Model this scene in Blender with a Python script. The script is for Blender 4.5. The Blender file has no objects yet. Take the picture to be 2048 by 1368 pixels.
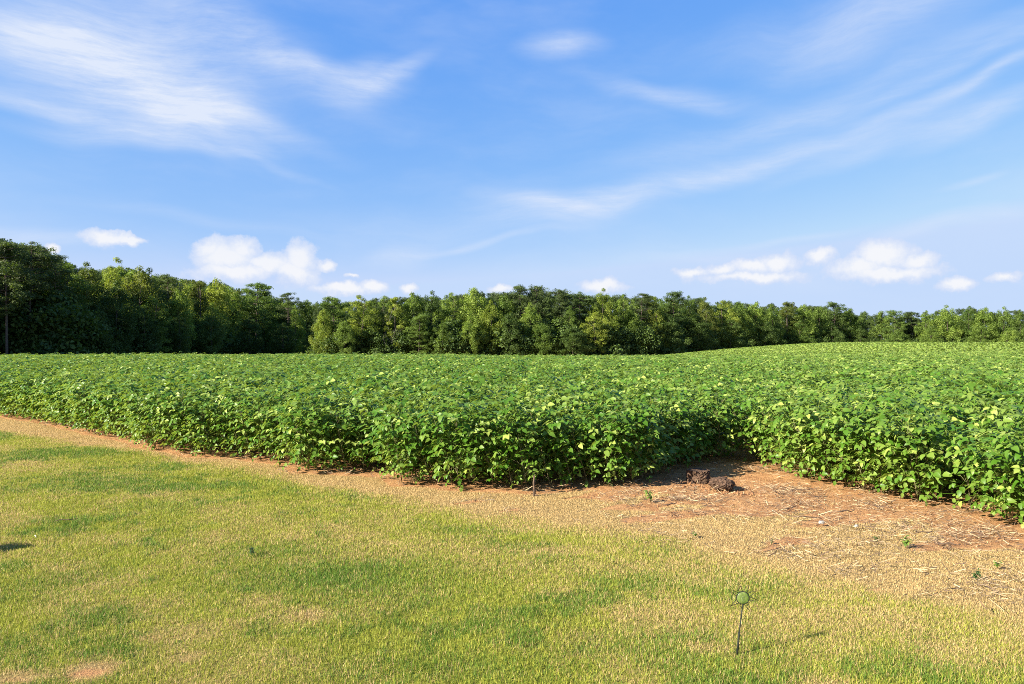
import bpy, math, random
import numpy as np
from mathutils import Matrix, Vector, Euler

# ------------------------------------------------------------------ camera, sky, sun, exposure
scene = bpy.context.scene
COL = scene.collection
F, HZ, EYE = 1365.0, 688.0, 1.6            # focal length (px of the 2048 wide photo), horizon row, eye height
cam_d = bpy.data.cameras.new('camera'); cam = bpy.data.objects.new('camera', cam_d); COL.objects.link(cam)
cam_d.sensor_width = 36.0; cam_d.lens = 24.0; cam_d.clip_start = 0.05; cam_d.clip_end = 6000
cam.location = (0, 0, EYE); cam.rotation_euler = (math.radians(90) + math.atan(4 / F), 0, 0)
scene.camera = cam
SUN_EL = math.radians(29); SUN_AZ = math.atan2(-0.90, -0.44)     # azimuth measured from +Y towards +X
sv = Vector((math.sin(SUN_AZ) * math.cos(SUN_EL), math.cos(SUN_AZ) * math.cos(SUN_EL), math.sin(SUN_EL)))
sun_d = bpy.data.lights.new('sun', 'SUN'); sun_d.energy = 5.0; sun_d.angle = math.radians(0.53); sun_d.color = (1.0, 0.92, 0.78)
sun = bpy.data.objects.new('sun', sun_d); COL.objects.link(sun)
sun.rotation_euler = sv.to_track_quat('Z', 'Y').to_euler(); sun.location = (-60, -30, 60)
vs = scene.view_settings
scene.display_settings.display_device = 'sRGB'
vs.view_transform = 'Standard'; vs.look = 'None'; vs.exposure = 1.7; vs.gamma = 1.0; vs.use_curve_mapping = False
SKY_STRENGTH = 0.0685
scene.cycles.use_denoising = False; scene.cycles.filter_width = 0.95
scene.cycles.max_bounces = 5; scene.cycles.diffuse_bounces = 3; scene.cycles.glossy_bounces = 2
scene.cycles.transmission_bounces = 3; scene.cycles.transparent_max_bounces = 4
scene.cycles.use_adaptive_sampling = False

class NT:
    """small node-tree writer"""
    def __init__(s, tree): s.t = tree; s.n = tree.nodes; s.l = tree.links
    def put(s, sock, v):
        if v is None: return
        if isinstance(v, bpy.types.NodeSocket): s.l.new(v, sock)
        else: sock.default_value = v
    def node(s, typ, **kw):
        n = s.n.new(typ)
        for k, v in kw.items(): setattr(n, k, v)
        return n
    def math(s, op, a, b=None, c=None, clamp=False):
        n = s.node('ShaderNodeMath', operation=op, use_clamp=clamp); s.put(n.inputs[0], a); s.put(n.inputs[1], b); s.put(n.inputs[2], c); return n.outputs[0]
    def vmath(s, op, a, b=None, scale=None):
        n = s.node('ShaderNodeVectorMath', operation=op); s.put(n.inputs[0], a); s.put(n.inputs[1], b)
        if scale is not None: s.put(n.inputs['Scale'], scale)
        return n.outputs['Value'] if op in ('LENGTH', 'DOT_PRODUCT') else n.outputs['Vector']
    def ramp(s, v, a, b, c=0.0, d=1.0, smooth=True):
        n = s.node('ShaderNodeMapRange', interpolation_type='SMOOTHSTEP' if smooth else 'LINEAR')
        for i, x in enumerate((v, a, b, c, d)): s.put(n.inputs[i], x)
        return n.outputs[0]
    def mix(s, f, a, b, blend='MIX'):
        n = s.node('ShaderNodeMix', data_type='RGBA', blend_type=blend); s.put(n.inputs[0], f); s.put(n.inputs[6], a); s.put(n.inputs[7], b); return n.outputs[2]
    def noise(s, vec, scale, detail=4, rough=0.55, dist=0.0, color=False):
        n = s.node('ShaderNodeTexNoise'); s.put(n.inputs['Vector'], vec); s.put(n.inputs['Scale'], scale); s.put(n.inputs['Detail'], detail)
        s.put(n.inputs['Roughness'], rough); s.put(n.inputs['Distortion'], dist); return n.outputs['Color' if color else 'Fac']
    def mapping(s, vec, loc=(0, 0, 0), rot=(0, 0, 0), scale=(1, 1, 1), typ='POINT'):
        n = s.node('ShaderNodeMapping', vector_type=typ); s.put(n.inputs[0], vec); n.inputs[1].default_value = loc; n.inputs[2].default_value = rot; n.inputs[3].default_value = scale; return n.outputs[0]

def azel(px, py):
    az = math.atan((px - 1024) / F); return az, math.atan((HZ - py) / F * math.cos(az))

def build_world():
    w = bpy.data.worlds.new('World'); scene.world = w; w.use_nodes = True
    g = NT(w.node_tree); g.n.clear()
    out = g.node('ShaderNodeOutputWorld'); bg = g.node('ShaderNodeBackground'); g.l.new(bg.outputs[0], out.inputs[0])
    bg.inputs[1].default_value = SKY_STRENGTH
    sky = g.node('ShaderNodeTexSky', sky_type='NISHITA'); sky.sun_disc = False
    sky.sun_elevation = SUN_EL; sky.sun_rotation = SUN_AZ; sky.altitude = 100; sky.air_density = 1.0; sky.dust_density = 0.3; sky.ozone_density = 2.5
    hsv = g.node('ShaderNodeHueSaturation'); hsv.inputs['Hue'].default_value = 0.49; hsv.inputs['Saturation'].default_value = 1.08; hsv.inputs['Value'].default_value = 1.0
    g.l.new(sky.outputs[0], hsv.inputs['Color'])
    sk = g.mix(1.0, hsv.outputs[0], (0.95, 1.04, 1.12, 1), 'MULTIPLY'); sr = g.node('ShaderNodeSeparateColor'); g.l.new(sk, sr.inputs[0]); cc = g.node('ShaderNodeCombineColor')
    for i, (t, c0, pw_) in enumerate(((.146, .19, 1.0), (.366, .42, .62), (.888, .78, .14))):       # camera colour response
        v = g.math('MULTIPLY', g.math('POWER', g.math('MULTIPLY', sr.outputs[i], .2197 / c0), pw_), t / .2197)
        g.l.new(g.math('MINIMUM', v, (.55, .70, .96)[i] / .2197), cc.inputs[i])
    skyc = cc.outputs[0]
    tc = g.node('ShaderNodeTexCoord'); d = tc.outputs['Generated']
    sep = g.node('ShaderNodeSeparateXYZ'); g.l.new(d, sep.inputs[0])
    az = g.math('ARCTAN2', sep.outputs[0], sep.outputs[1]); el = g.math('ARCSINE', sep.outputs[2])
    cmb = g.node('ShaderNodeCombineXYZ'); g.l.new(az, cmb.inputs[0]); g.l.new(el, cmb.inputs[1]); p = cmb.outputs[0]
    warp = g.vmath('SCALE', g.vmath('SUBTRACT', g.noise(d, 4, 2.2, 0.5, color=True), (0.5, 0.5, 0.5)), scale=0.085)
    pw = g.vmath('ADD', p, warp)
    # high cirrus: soft brush strokes, each an ellipse on the sky (px, py, half length, half width, tilt, weight)
    strokes = [(200, 105, 330, 120, -8, 1.15), (330, 180, 240, 80, -14, .8), (110, 205, 260, 24, -6, .7), (370, 215, 110, 36, 8, .6), (230, 262, 180, 24, 2, .7), (60, 40, 320, 60, 10, .45), (430, 60, 300, 70, -16, .5), (560, 120, 260, 40, -24, .4),
               (755, 165, 90, 40, 14, .95), (820, 140, 70, 18, 28, .6), (640, 140, 150, 20, -8, .5), (545, 240, 190, 22, -20, .4), (560, 320, 120, 12, -18, .3), (460, 290, 160, 14, 6, .3),
               (1130, 80, 90, 24, 3, .85), (1390, 182, 150, 26, -10, .5), (1300, 165, 160, 20, -16, .35), (1130, 425, 180, 36, 2, .75), (1060, 412, 120, 22, -12, .5), (1290, 388, 200, 34, 14, .6), (1470, 335, 220, 30, 14, .5), (1400, 290, 280, 40, 12, .35), (1650, 290, 300, 26, 12, .4),
               (1780, 285, 220, 22, 13, .5), (1970, 243, 150, 28, 14, .75), (1890, 195, 260, 22, 17, .45), (1990, 150, 120, 12, 20, .4), (1960, 110, 230, 20, 17, .55), (1820, 130, 260, 30, 14, .4), (1740, 50, 220, 60, 12, .5), (1620, 230, 220, 26, 4, .35), (1940, 436, 190, 20, 6, .65), (1560, 472, 170, 9, 5, .5), (1430, 505, 200, 14, 2, .35),
               (70, 468, 190, 20, -5, .75), (800, 500, 80, 26, 10, .6), (960, 487, 200, 9, 5, .55), (1960, 362, 70, 10, 8, .5), (1700, 20, 420, 50, 5, .3), (420, 440, 260, 16, -3, .25), (900, 450, 400, 40, 0, .25)]
    acc = None
    for px, py, a, b, t, wgt in strokes:
        A, E = azel(px, py); k = math.cos(A) / F
        m = g.mapping(pw, (A, E, 0), (0, 0, math.radians(t)), (a * k, b * k, 1), 'TEXTURE')
        v = g.ramp(g.vmath('LENGTH', m), 1.35, 0.0, 0, wgt)
        acc = v if acc is None else g.math('ADD', acc, v)
    streak = g.noise(g.mapping(pw, rot=(0, 0, math.radians(-12)), scale=(3.2, 13, 1)), 1.6, 8, 0.68)
    fibre = g.noise(g.mapping(pw, (3, 1, 0), (0, 0, math.radians(-14)), (7, 55, 1)), 2.0, 6, 0.7)
    tex = g.ramp(g.math('ADD', g.math('MULTIPLY', streak, 0.6), g.math('MULTIPLY', fibre, 0.46)), 0.3, 0.74, 0.2, 1.15, False)
    cir = g.math('MULTIPLY', acc, tex)
    veil = g.math('MULTIPLY', g.ramp(g.noise(g.mapping(pw, scale=(1.6, 5, 1)), 1.7, 6, 0.6), 0.38, 0.78), 0.3)
    cir = g.math('MULTIPLY', g.math('ADD', cir, veil), 0.68, clamp=True)
    c1 = g.mix(cir, skyc, (3.35, 3.7, 4.4, 1))
    # fair-weather cumulus low over the wood (px, py, half width, half height)
    puffs = [(450, 512, 72, 40), (420, 500, 40, 26), (485, 496, 40, 30), (540, 530, 60, 26), (603, 520, 34, 40), (590, 545, 50, 24), (652, 530, 20, 12), (470, 545, 100, 22),
             (222, 475, 52, 15), (258, 480, 34, 10), (110, 498, 14, 12), (690, 578, 70, 12), (750, 576, 34, 14), (705, 553, 16, 6), (820, 580, 18, 11), (1000, 580, 30, 9),
             (1205, 574, 58, 15), (1385, 545, 46, 12), (1440, 540, 40, 15), (1500, 535, 50, 18), (1555, 525, 46, 22), (1500, 555, 120, 14), (1640, 507, 28, 15),
             (1765, 510, 60, 32), (1720, 535, 60, 22), (1830, 520, 44, 20), (1770, 545, 105, 18), (1915, 565, 34, 13), (2005, 553, 28, 12)]
    pc = g.vmath('ADD', p, g.vmath('SCALE', g.vmath('SUBTRACT', g.noise(d, 26, 5, 0.6, color=True), (0.5, 0.5, 0.5)), scale=0.03))
    cum = None
    for px, py, a, b in puffs:
        A, E = azel(px, py); k = math.cos(A) / F
        m = g.mapping(pc, (A, E, 0), (0, 0, 0), (a * k * 1.25, b * k * 1.35, 1), 'TEXTURE')
        sm = g.node('ShaderNodeSeparateXYZ'); g.l.new(m, sm.inputs[0])
        yy = g.math('MAXIMUM', sm.outputs[1], g.math('MULTIPLY', sm.outputs[1], -0.62))
        v = g.math('SUBTRACT', 1.0, g.math('SQRT', g.math('ADD', g.math('MULTIPLY', sm.outputs[0], sm.outputs[0]), g.math('MULTIPLY', yy, yy))), clamp=True)
        v = g.math('MULTIPLY', v, g.ramp(sm.outputs[1], -1.2, 0.15, 0.25, 1.0))
        cum = v if cum is None else g.math('MAXIMUM', cum, v)
    # the same kind of cloud goes on round the rest of the horizon
    ring = g.math('MULTIPLY', g.ramp(g.noise(g.mapping(p, scale=(1, 2.6, 1)), 7.0, 4, 0.5), 0.58, 0.8), g.math('MULTIPLY', g.ramp(el, 0.02, 0.06), g.ramp(el, 0.19, 0.1)))
    ring = g.math('MULTIPLY', ring, g.ramp(sep.outputs[1], 0.72, 0.5))
    cum = g.math('MAXIMUM', cum, ring)
    fine = g.noise(d, 48, 7, 0.66)
    dens = g.math('ADD', cum, g.math('MULTIPLY', g.math('SUBTRACT', fine, 0.5), 0.8))
    dens = g.math('ADD', dens, g.math('MULTIPLY', g.math('SUBTRACT', g.noise(d, 17, 3, 0.5), 0.5), 0.5))
    a_c = g.math('MULTIPLY', g.ramp(dens, 0.10, 0.33), 0.80)
    a_c = g.math('MULTIPLY', a_c, g.ramp(cum, 0.0, 0.12))
    ccol = g.mix(g.ramp(dens, 0.22, 0.8), (3.0, 3.4, 4.3, 1), (4.5, 4.42, 4.38, 1))
    c2 = g.mix(a_c, c1, ccol)
    g.l.new(c2, bg.inputs[0])
    w.cycles.sampling_method = 'MANUAL'; w.cycles.sample_map_resolution = 512
build_world()

# ------------------------------------------------------------------ helpers
R = np.random.default_rng(7)
def vnoise(x, y, seed):
    """smooth value noise on the plane, 0..1"""
    xi = np.floor(x).astype(np.int64); yi = np.floor(y).astype(np.int64); fx = x - xi; fy = y - yi
    fx = fx * fx * (3 - 2 * fx); fy = fy * fy * (3 - 2 * fy)
    def h(a, b):
        n = (a * 374761393 + b * 668265263 + seed * 974711) & 0xFFFFFFFF
        n = ((n ^ (n >> 13)) * 1274126177) & 0xFFFFFFFF
        return ((n ^ (n >> 16)) & 0xFFFF) / 65535.0
    return (h(xi, yi) * (1 - fx) + h(xi + 1, yi) * fx) * (1 - fy) + (h(xi, yi + 1) * (1 - fx) + h(xi + 1, yi + 1) * fx) * fy
def fbm(x, y, seed, octaves=4, gain=0.5):
    s = 0; a = 1; t = 0
    for o in range(octaves):
        s = s + a * vnoise(x * 2 ** o + 17.3 * o, y * 2 ** o - 9.1 * o, seed + o); t += a; a *= gain
    return s / t
def sstep(a, b, x):
    t = np.clip((x - a) / (b - a), 0, 1); return t * t * (3 - 2 * t)

def terrain(x, y):
    x = np.asarray(x, float); y = np.asarray(y, float)
    t = np.clip(y - 30, 0, 30); z = -(t * t) / 2000.0
    z = z - 0.03 * np.clip(y - 60, 0, 90) - 0.012 * np.clip(y - 150, 0, 200)
    bump = np.exp(-((y - 112) / 31.0) ** 2 / 2)
    z = z + 2.75 * bump * sstep(10, 52, x)
    z = z - 0.12 * np.exp(-((y - 45) / 12.0) ** 2) * np.exp(-((x - 5) / 8.0) ** 2)
    z = z + (fbm(x * .12, y * .12, 5, 2) - .5) * 0.10 * sstep(16, 30, y)
    return z
def G(px, py):
    """the point of the flat lawn seen at a pixel of the photo"""
    Y = EYE * F / (py - HZ); return ((px - 1024) / F * Y, Y)

def mesh_np(name, co, faces_tri=None, faces_quad=None, attrs=None, mats=(), smooth=False):
    me = bpy.data.meshes.new(name); co = np.asarray(co, np.float32).reshape(-1, 3)
    me.vertices.add(len(co)); me.vertices.foreach_set('co', co.ravel())
    loops = []; tot = []
    if faces_tri is not None and len(faces_tri): f = np.asarray(faces_tri, np.int32); loops.append(f.ravel()); tot.append(np.full(len(f), 3, np.int32))
    if faces_quad is not None and len(faces_quad): f = np.asarray(faces_quad, np.int32); loops.append(f.ravel()); tot.append(np.full(len(f), 4, np.int32))
    if loops:
        loops = np.concatenate(loops); tot = np.concatenate(tot)
        me.loops.add(len(loops)); me.loops.foreach_set('vertex_index', loops)
        me.polygons.add(len(tot)); st = np.zeros(len(tot), np.int32); st[1:] = np.cumsum(tot)[:-1]
        me.polygons.foreach_set('loop_start', st)
        if smooth: me.polygons.foreach_set('use_smooth', np.ones(len(tot), bool))
    for k, v in (attrs or {}).items():
        v = np.asarray(v, np.float32)
        if v.ndim == 1: a = me.attributes.new(k, 'FLOAT', 'POINT'); a.data.foreach_set('value', v)
        elif v.shape[1] == 3: a = me.attributes.new(k, 'FLOAT_VECTOR', 'POINT'); a.data.foreach_set('vector', v.ravel())
        else: a = me.attributes.new(k, 'FLOAT_COLOR', 'POINT'); a.data.foreach_set('color', v.ravel())
    for m in mats: me.materials.append(m)
    me.update(calc_edges=True)
    return me
def link(name, data, parent=None, loc=None, rot=None, scale=None):
    o = bpy.data.objects.new(name, data); COL.objects.link(o)
    if parent is not None: o.parent = parent
    if loc is not None: o.location = loc
    if rot is not None: o.rotation_euler = rot
    if scale is not None: o.scale = scale
    return o
def tag(o, label=None, cat=None, group=None, kind=None):
    if label: o['label'] = label
    if cat: o['category'] = cat
    if group: o['group'] = group
    if kind: o['kind'] = kind
    return o
class MB:
    """collects tubes and patches into one mesh"""
    def __init__(s): s.v = []; s.f = []; s.q = []; s.n = 0
    def add(s, co, tri=(), quad=()):
        s.v.append(np.asarray(co, float).reshape(-1, 3)); s.f += [tuple(int(i) + s.n for i in t) for t in tri]; s.q += [tuple(int(i) + s.n for i in t) for t in quad]; s.n += len(s.v[-1])
    def tube(s, pts, rad, sides=6, cap=True):
        pts = np.asarray(pts, float); n = len(pts); rad = np.broadcast_to(np.asarray(rad, float), (n,))
        co = []; ref = np.array([0.31, 0.2, 0.93])
        for i in range(n):
            t = pts[min(i + 1, n - 1)] - pts[max(i - 1, 0)]; t = t / (np.linalg.norm(t) + 1e-9)
            r0 = ref if abs(t @ ref) < .9 else np.array([1., .1, 0]); u = np.cross(t, r0); u /= np.linalg.norm(u); w = np.cross(t, u)
            for k in range(sides):
                a = 2 * math.pi * k / sides; co.append(pts[i] + rad[i] * (math.cos(a) * u + math.sin(a) * w))
        q = [(i * sides + k, i * sides + (k + 1) % sides, (i + 1) * sides + (k + 1) % sides, (i + 1) * sides + k) for i in range(n - 1) for k in range(sides)]
        tri = []
        if cap:
            co.append(pts[0]); co.append(pts[-1]); a, b = n * sides, n * sides + 1
            tri = [(a, (k + 1) % sides, k) for k in range(sides)] + [(b, (n - 1) * sides + k, (n - 1) * sides + (k + 1) % sides) for k in range(sides)]
        s.add(co, tri, q)
    def mesh(s, name, mats, smooth=True, attrs=None): return mesh_np(name, np.concatenate(s.v), s.f, s.q, attrs, mats, smooth)

def material(name):
    m = bpy.data.materials.new(name); m.use_nodes = True; g = NT(m.node_tree); g.n.clear()
    out = g.node('ShaderNodeOutputMaterial'); return m, g, out
def leaf_material(name, dark, light, trans=0.3, rough=0.5, spec=0.4, under=None, yellow=None, field=False, vary=0.35, tcol=None, sheen=0.0):
    m, g, out = material(name)
    at = g.node('ShaderNodeAttribute', attribute_name='rnd'); oi = g.node('ShaderNodeObjectInfo')
    f = g.math('ADD', at.outputs['Fac'], g.math('MULTIPLY', g.math('SUBTRACT', oi.outputs['Random'], 0.5), vary))
    geo = g.node('ShaderNodeNewGeometry')
    if field:                                                      # crop paler, yellower in broad patches and to the right; lightened with distance
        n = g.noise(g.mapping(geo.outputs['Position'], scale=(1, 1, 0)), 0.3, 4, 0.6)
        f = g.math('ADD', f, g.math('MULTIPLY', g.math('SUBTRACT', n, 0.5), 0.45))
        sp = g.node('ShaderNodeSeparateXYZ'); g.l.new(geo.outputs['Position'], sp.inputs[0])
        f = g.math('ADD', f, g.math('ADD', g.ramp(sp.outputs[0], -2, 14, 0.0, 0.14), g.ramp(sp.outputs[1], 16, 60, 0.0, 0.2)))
    f = g.math('MAXIMUM', g.math('MINIMUM', f, 1.0), 0.0)
    c = g.mix(f, dark + (1,), light + (1,))
    if yellow: c = g.mix(g.ramp(at.outputs['Fac'], 1.2, 1.5), c, yellow + (1,))
    if under: c = g.mix(g.math('MULTIPLY', geo.outputs['Backfacing'], 0.75), c, under + (1,))
    b = g.node('ShaderNodeBsdfPrincipled'); g.put(b.inputs['Base Color'], c); b.inputs['Roughness'].default_value = rough; b.inputs['Specular IOR Level'].default_value = spec
    b.inputs['Sheen Weight'].default_value = sheen; b.inputs['Sheen Roughness'].default_value = .45; b.inputs['Sheen Tint'].default_value = (.85, .92, .7, 1)
    tr = g.node('ShaderNodeBsdfTranslucent'); g.put(tr.inputs[0], g.mix(1.0, c, (tcol or (1.25, 1.3, 0.5)) + (1,), 'MULTIPLY'))
    mx = g.node('ShaderNodeMixShader'); mx.inputs[0].default_value = trans; g.l.new(b.outputs[0], mx.inputs[1]); g.l.new(tr.outputs[0], mx.inputs[2]); g.l.new(mx.outputs[0], out.inputs[0])
    return m
def plain_material(name, c1, c2, scale=20, rough=0.85, bump=0.3, spec=0.3, metal=0.0):
    m, g, out = material(name)
    tc = g.node('ShaderNodeTexCoord'); n = g.noise(tc.outputs['Object'], scale, 6, 0.65)
    b = g.node('ShaderNodeBsdfPrincipled'); g.put(b.inputs['Base Color'], g.mix(g.ramp(n, 0.3, 0.7), c1 + (1,), c2 + (1,))); b.inputs['Roughness'].default_value = rough
    b.inputs['Specular IOR Level'].default_value = spec; b.inputs['Metallic'].default_value = metal
    bp = g.node('ShaderNodeBump'); bp.inputs['Strength'].default_value = bump; bp.inputs['Distance'].default_value = 0.02; g.l.new(n, bp.inputs['Height']); g.l.new(bp.outputs[0], b.inputs['Normal'])
    g.l.new(b.outputs[0], out.inputs[0]); return m
def scatter(name, pts, rot, scl, idx, variants):
    """one object that stands for a mass nobody could count: geometry-node instances of the variants"""
    me = mesh_np(name, pts, attrs={'rot': rot, 'scl': scl, 'pick': idx}); o = link(name, me)
    c = bpy.data.collections.new(name + '_kinds')
    for i, v in enumerate(variants): c.objects.link(bpy.data.objects.new('%s_kind_%02d' % (name, i), v))
    ng = bpy.data.node_groups.new(name + '_nodes', 'GeometryNodeTree')
    ng.interface.new_socket('Geometry', in_out='INPUT', socket_type='NodeSocketGeometry'); ng.interface.new_socket('Geometry', in_out='OUTPUT', socket_type='NodeSocketGeometry')
    N = ng.nodes; L = ng.links; gi = N.new('NodeGroupInput'); go = N.new('NodeGroupOutput')
    ci = N.new('GeometryNodeCollectionInfo'); ci.inputs[0].default_value = c; ci.inputs['Separate Children'].default_value = True; ci.inputs['Reset Children'].default_value = True
    ip = N.new('GeometryNodeInstanceOnPoints'); ip.inputs['Pick Instance'].default_value = True
    def attr(nm, t):
        a = N.new('GeometryNodeInputNamedAttribute'); a.data_type = t; a.inputs[0].default_value = nm; return a.outputs[0]
    e2r = N.new('FunctionNodeEulerToRotation'); L.new(attr('rot', 'FLOAT_VECTOR'), e2r.inputs[0])
    f2i = N.new('FunctionNodeFloatToInt'); L.new(attr('pick', 'FLOAT'), f2i.inputs[0])
    L.new(gi.outputs[0], ip.inputs['Points']); L.new(ci.outputs[0], ip.inputs['Instance']); L.new(f2i.outputs[0], ip.inputs['Instance Index'])
    L.new(e2r.outputs[0], ip.inputs['Rotation']); L.new(attr('scl', 'FLOAT_VECTOR'), ip.inputs['Scale']); L.new(ip.outputs[0], go.inputs[0])
    md = o.modifiers.new('scatter', 'NODES'); md.node_group = ng
    return o

# ------------------------------------------------------------------ plan of the ground, read off the photo
EDGE_PX = [(0, 835), (70, 845), (150, 862), (165, 868), (250, 883), (262, 893), (350, 908), (372, 913), (470, 916), (500, 922), (565, 930), (580, 945), (665, 948), (760, 953), (778, 970), (850, 972), (900, 980), (1000, 984), (1075, 986),
           (1150, 975), (1210, 978), (1290, 972), (1310, 966), (1380, 940), (1440, 926), (1482, 921), (1500, 928), (1545, 945), (1600, 962), (1660, 968), (1690, 985), (1770, 995), (1810, 1012), (1880, 1010), (1960, 1025), (1985, 1052), (2048, 1058)]
EDGE = np.array([(-62., 52.), (-25., 25.4)] + [G(*p) for p in EDGE_PX] + [(5.2, 4.9), (6.3, 3.4), (9., 0.), (14., -6.)])
POLY = np.concatenate([EDGE, [(240., -6.), (240., 40.), (205., 225.), (110., 230.), (30., 185.), (-62., 178.), (-84., 150.), (-84., 70.)]])
def inside(poly, x, y):
    c = np.zeros(np.shape(x), bool); n = len(poly)
    for i in range(n):
        x1, y1 = poly[i]; x2, y2 = poly[(i + 1) % n]
        if y1 == y2: continue
        hit = ((y1 > y) != (y2 > y)) & (x < (x2 - x1) * (y - y1) / (y2 - y1) + x1); c ^= hit
    return c
def pdist(line, x, y):
    d = np.full(np.shape(x), 1e9)
    for (x1, y1), (x2, y2) in zip(line[:-1], line[1:]):
        dx, dy = x2 - x1, y2 - y1; t = np.clip(((x - x1) * dx + (y - y1) * dy) / (dx * dx + dy * dy + 1e-12), 0, 1)
        d = np.minimum(d, np.hypot(x - x1 - t * dx, y - y1 - t * dy))
    return d
DRY = np.array([(-60., 46.), (-25., 22.)] + [G(*p) for p in [(0, 868), (150, 888), (260, 905), (400, 932), (580, 962), (800, 1002), (1000, 1038), (1200, 1062), (1400, 1098), (1600, 1130), (1800, 1168), (2048, 1225)]] + [(4.2, 2.0), (7., -6.)])
SOIL = np.array([G(*p) for p in [(1020, 984), (1180, 992), (1300, 1012), (1450, 1030), (1600, 1046), (1750, 1068), (1900, 1106), (2048, 1122)]] + [(4.6, 3.4), (8., -3.)])
DRYP = np.concatenate([DRY, [(240., -6.), (240., 200.), (-60., 200.)]])
SOILP = np.concatenate([SOIL, [(240., -3.), (240., 200.), SOIL[0] + (0, 4)]])
def blob(x, y, px, py, rx, ry):
    X, Y = G(px, py); k = Y / F; fy = Y * Y / (EYE * F)
    return np.exp(-(((x - X) / (rx * k)) ** 2 + ((y - Y) / (ry * fy)) ** 2))
def masks(x, y):
    """dry 0..1 straw-coloured turf, soil 0..1 bare red earth, lush 0..1 deep green turf"""
    n1 = fbm(x * .9, y * .9, 11, 4); n2 = fbm(x * 3.2, y * 3.2, 23, 4); n3 = fbm(x * 9, y * 9, 37, 3)
    sd = pdist(DRY, x, y) * np.where(inside(DRYP, x, y), 1, -1)
    jit = (n1 - .5) * 1.5 + (n2 - .5) * .9
    k = sstep(-3.0, 2.0, x); dry = sstep(-.35 - .7 * k, .40, sd - .1 * (1 - k) + jit * (.45 + .35 * k))
    lawn_dry = sstep(.38, .72, n1 * .45 + n2 * .35 + n3 * .3 - .03) * .5
    stripe = np.sin((x * .62 + y * .9) * 3.1 + n1 * 2) * .5 + .5
    lawn_dry = np.clip(lawn_dry + .16 * sstep(.62, 1, stripe), 0, 1)
    lush = sstep(.46, .68, fbm(x * 1.3 + 40, y * 1.3, 51, 4) * .6 + n3 * .4) * .8
    for b in [(700, 1150, 240, 50, .9), (560, 1100, 150, 26, .6), (330, 1010, 120, 14, .4), (250, 900, 110, 9, .7), (120, 1160, 120, 40, .5), (1400, 1290, 200, 45, .8), (1850, 1330, 160, 30, .8), (1380, 1140, 90, 12, .9), (900, 1330, 300, 40, .5), (640, 960, 90, 8, .5), (980, 1060, 120, 10, .5)]:
        lush = np.maximum(lush, b[4] * blob(x, y, *b[:4]) * (.55 + .9 * n2))
    extra = 0
    for b in [(180, 1338, 52, 20, 1.3), (385, 1308, 48, 16, .9), (30, 1352, 70, 16, 1.1), (1420, 1292, 60, 14, .8), (610, 1230, 60, 20, .7), (520, 1200, 60, 16, .5), (310, 1270, 30, 14, .7), (1750, 1230, 330, 45, .75), (1950, 1290, 170, 50, .6), (1650, 1365, 70, 20, .9), (1250, 1130, 300, 20, .5), (120, 1130, 60, 10, .4), (1750, 1190, 260, 22, .7), (1100, 1100, 260, 16, .45), (180, 1170, 40, 12, .4)]:
        extra = np.maximum(extra, b[4] * blob(x, y, *b[:4]) * (.4 + 1.1 * n2))
    lush = lush * (1 - np.clip(extra, 0, 1)) * (1 - dry)
    dry = np.clip(np.maximum(dry, np.maximum(lawn_dry * (1 - lush), extra)), 0, 1)
    ss = pdist(SOIL, x, y) * np.where(inside(SOILP, x, y), 1, -1)
    band = fbm(x * 1.1 + y * .5, (y * 1.1 - x * .5) * 3.2, 71, 4)
    soil = sstep(-.25, .45, ss - .02 + (n1 - .5) * 1.2 + (band - .5) * 3.2 + (n3 - .5) * .6)
    soil = np.maximum(soil, inside(POLY, x, y) * 1.0)
    ed = pdist(EDGE, x, y); soil = np.maximum(soil, sstep(.22, .0, ed + (n2 - .5) * .5) * np.where(x < 0, .34, .62))
    for b in [(180, 1340, 40, 14, .9), (30, 1352, 50, 12, .8), (1420, 1292, 34, 8, .5)]:
        soil = np.maximum(soil, b[4] * blob(x, y, *b[:4]) * sstep(.4, .65, n2))
    return dry, soil, lush

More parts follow.
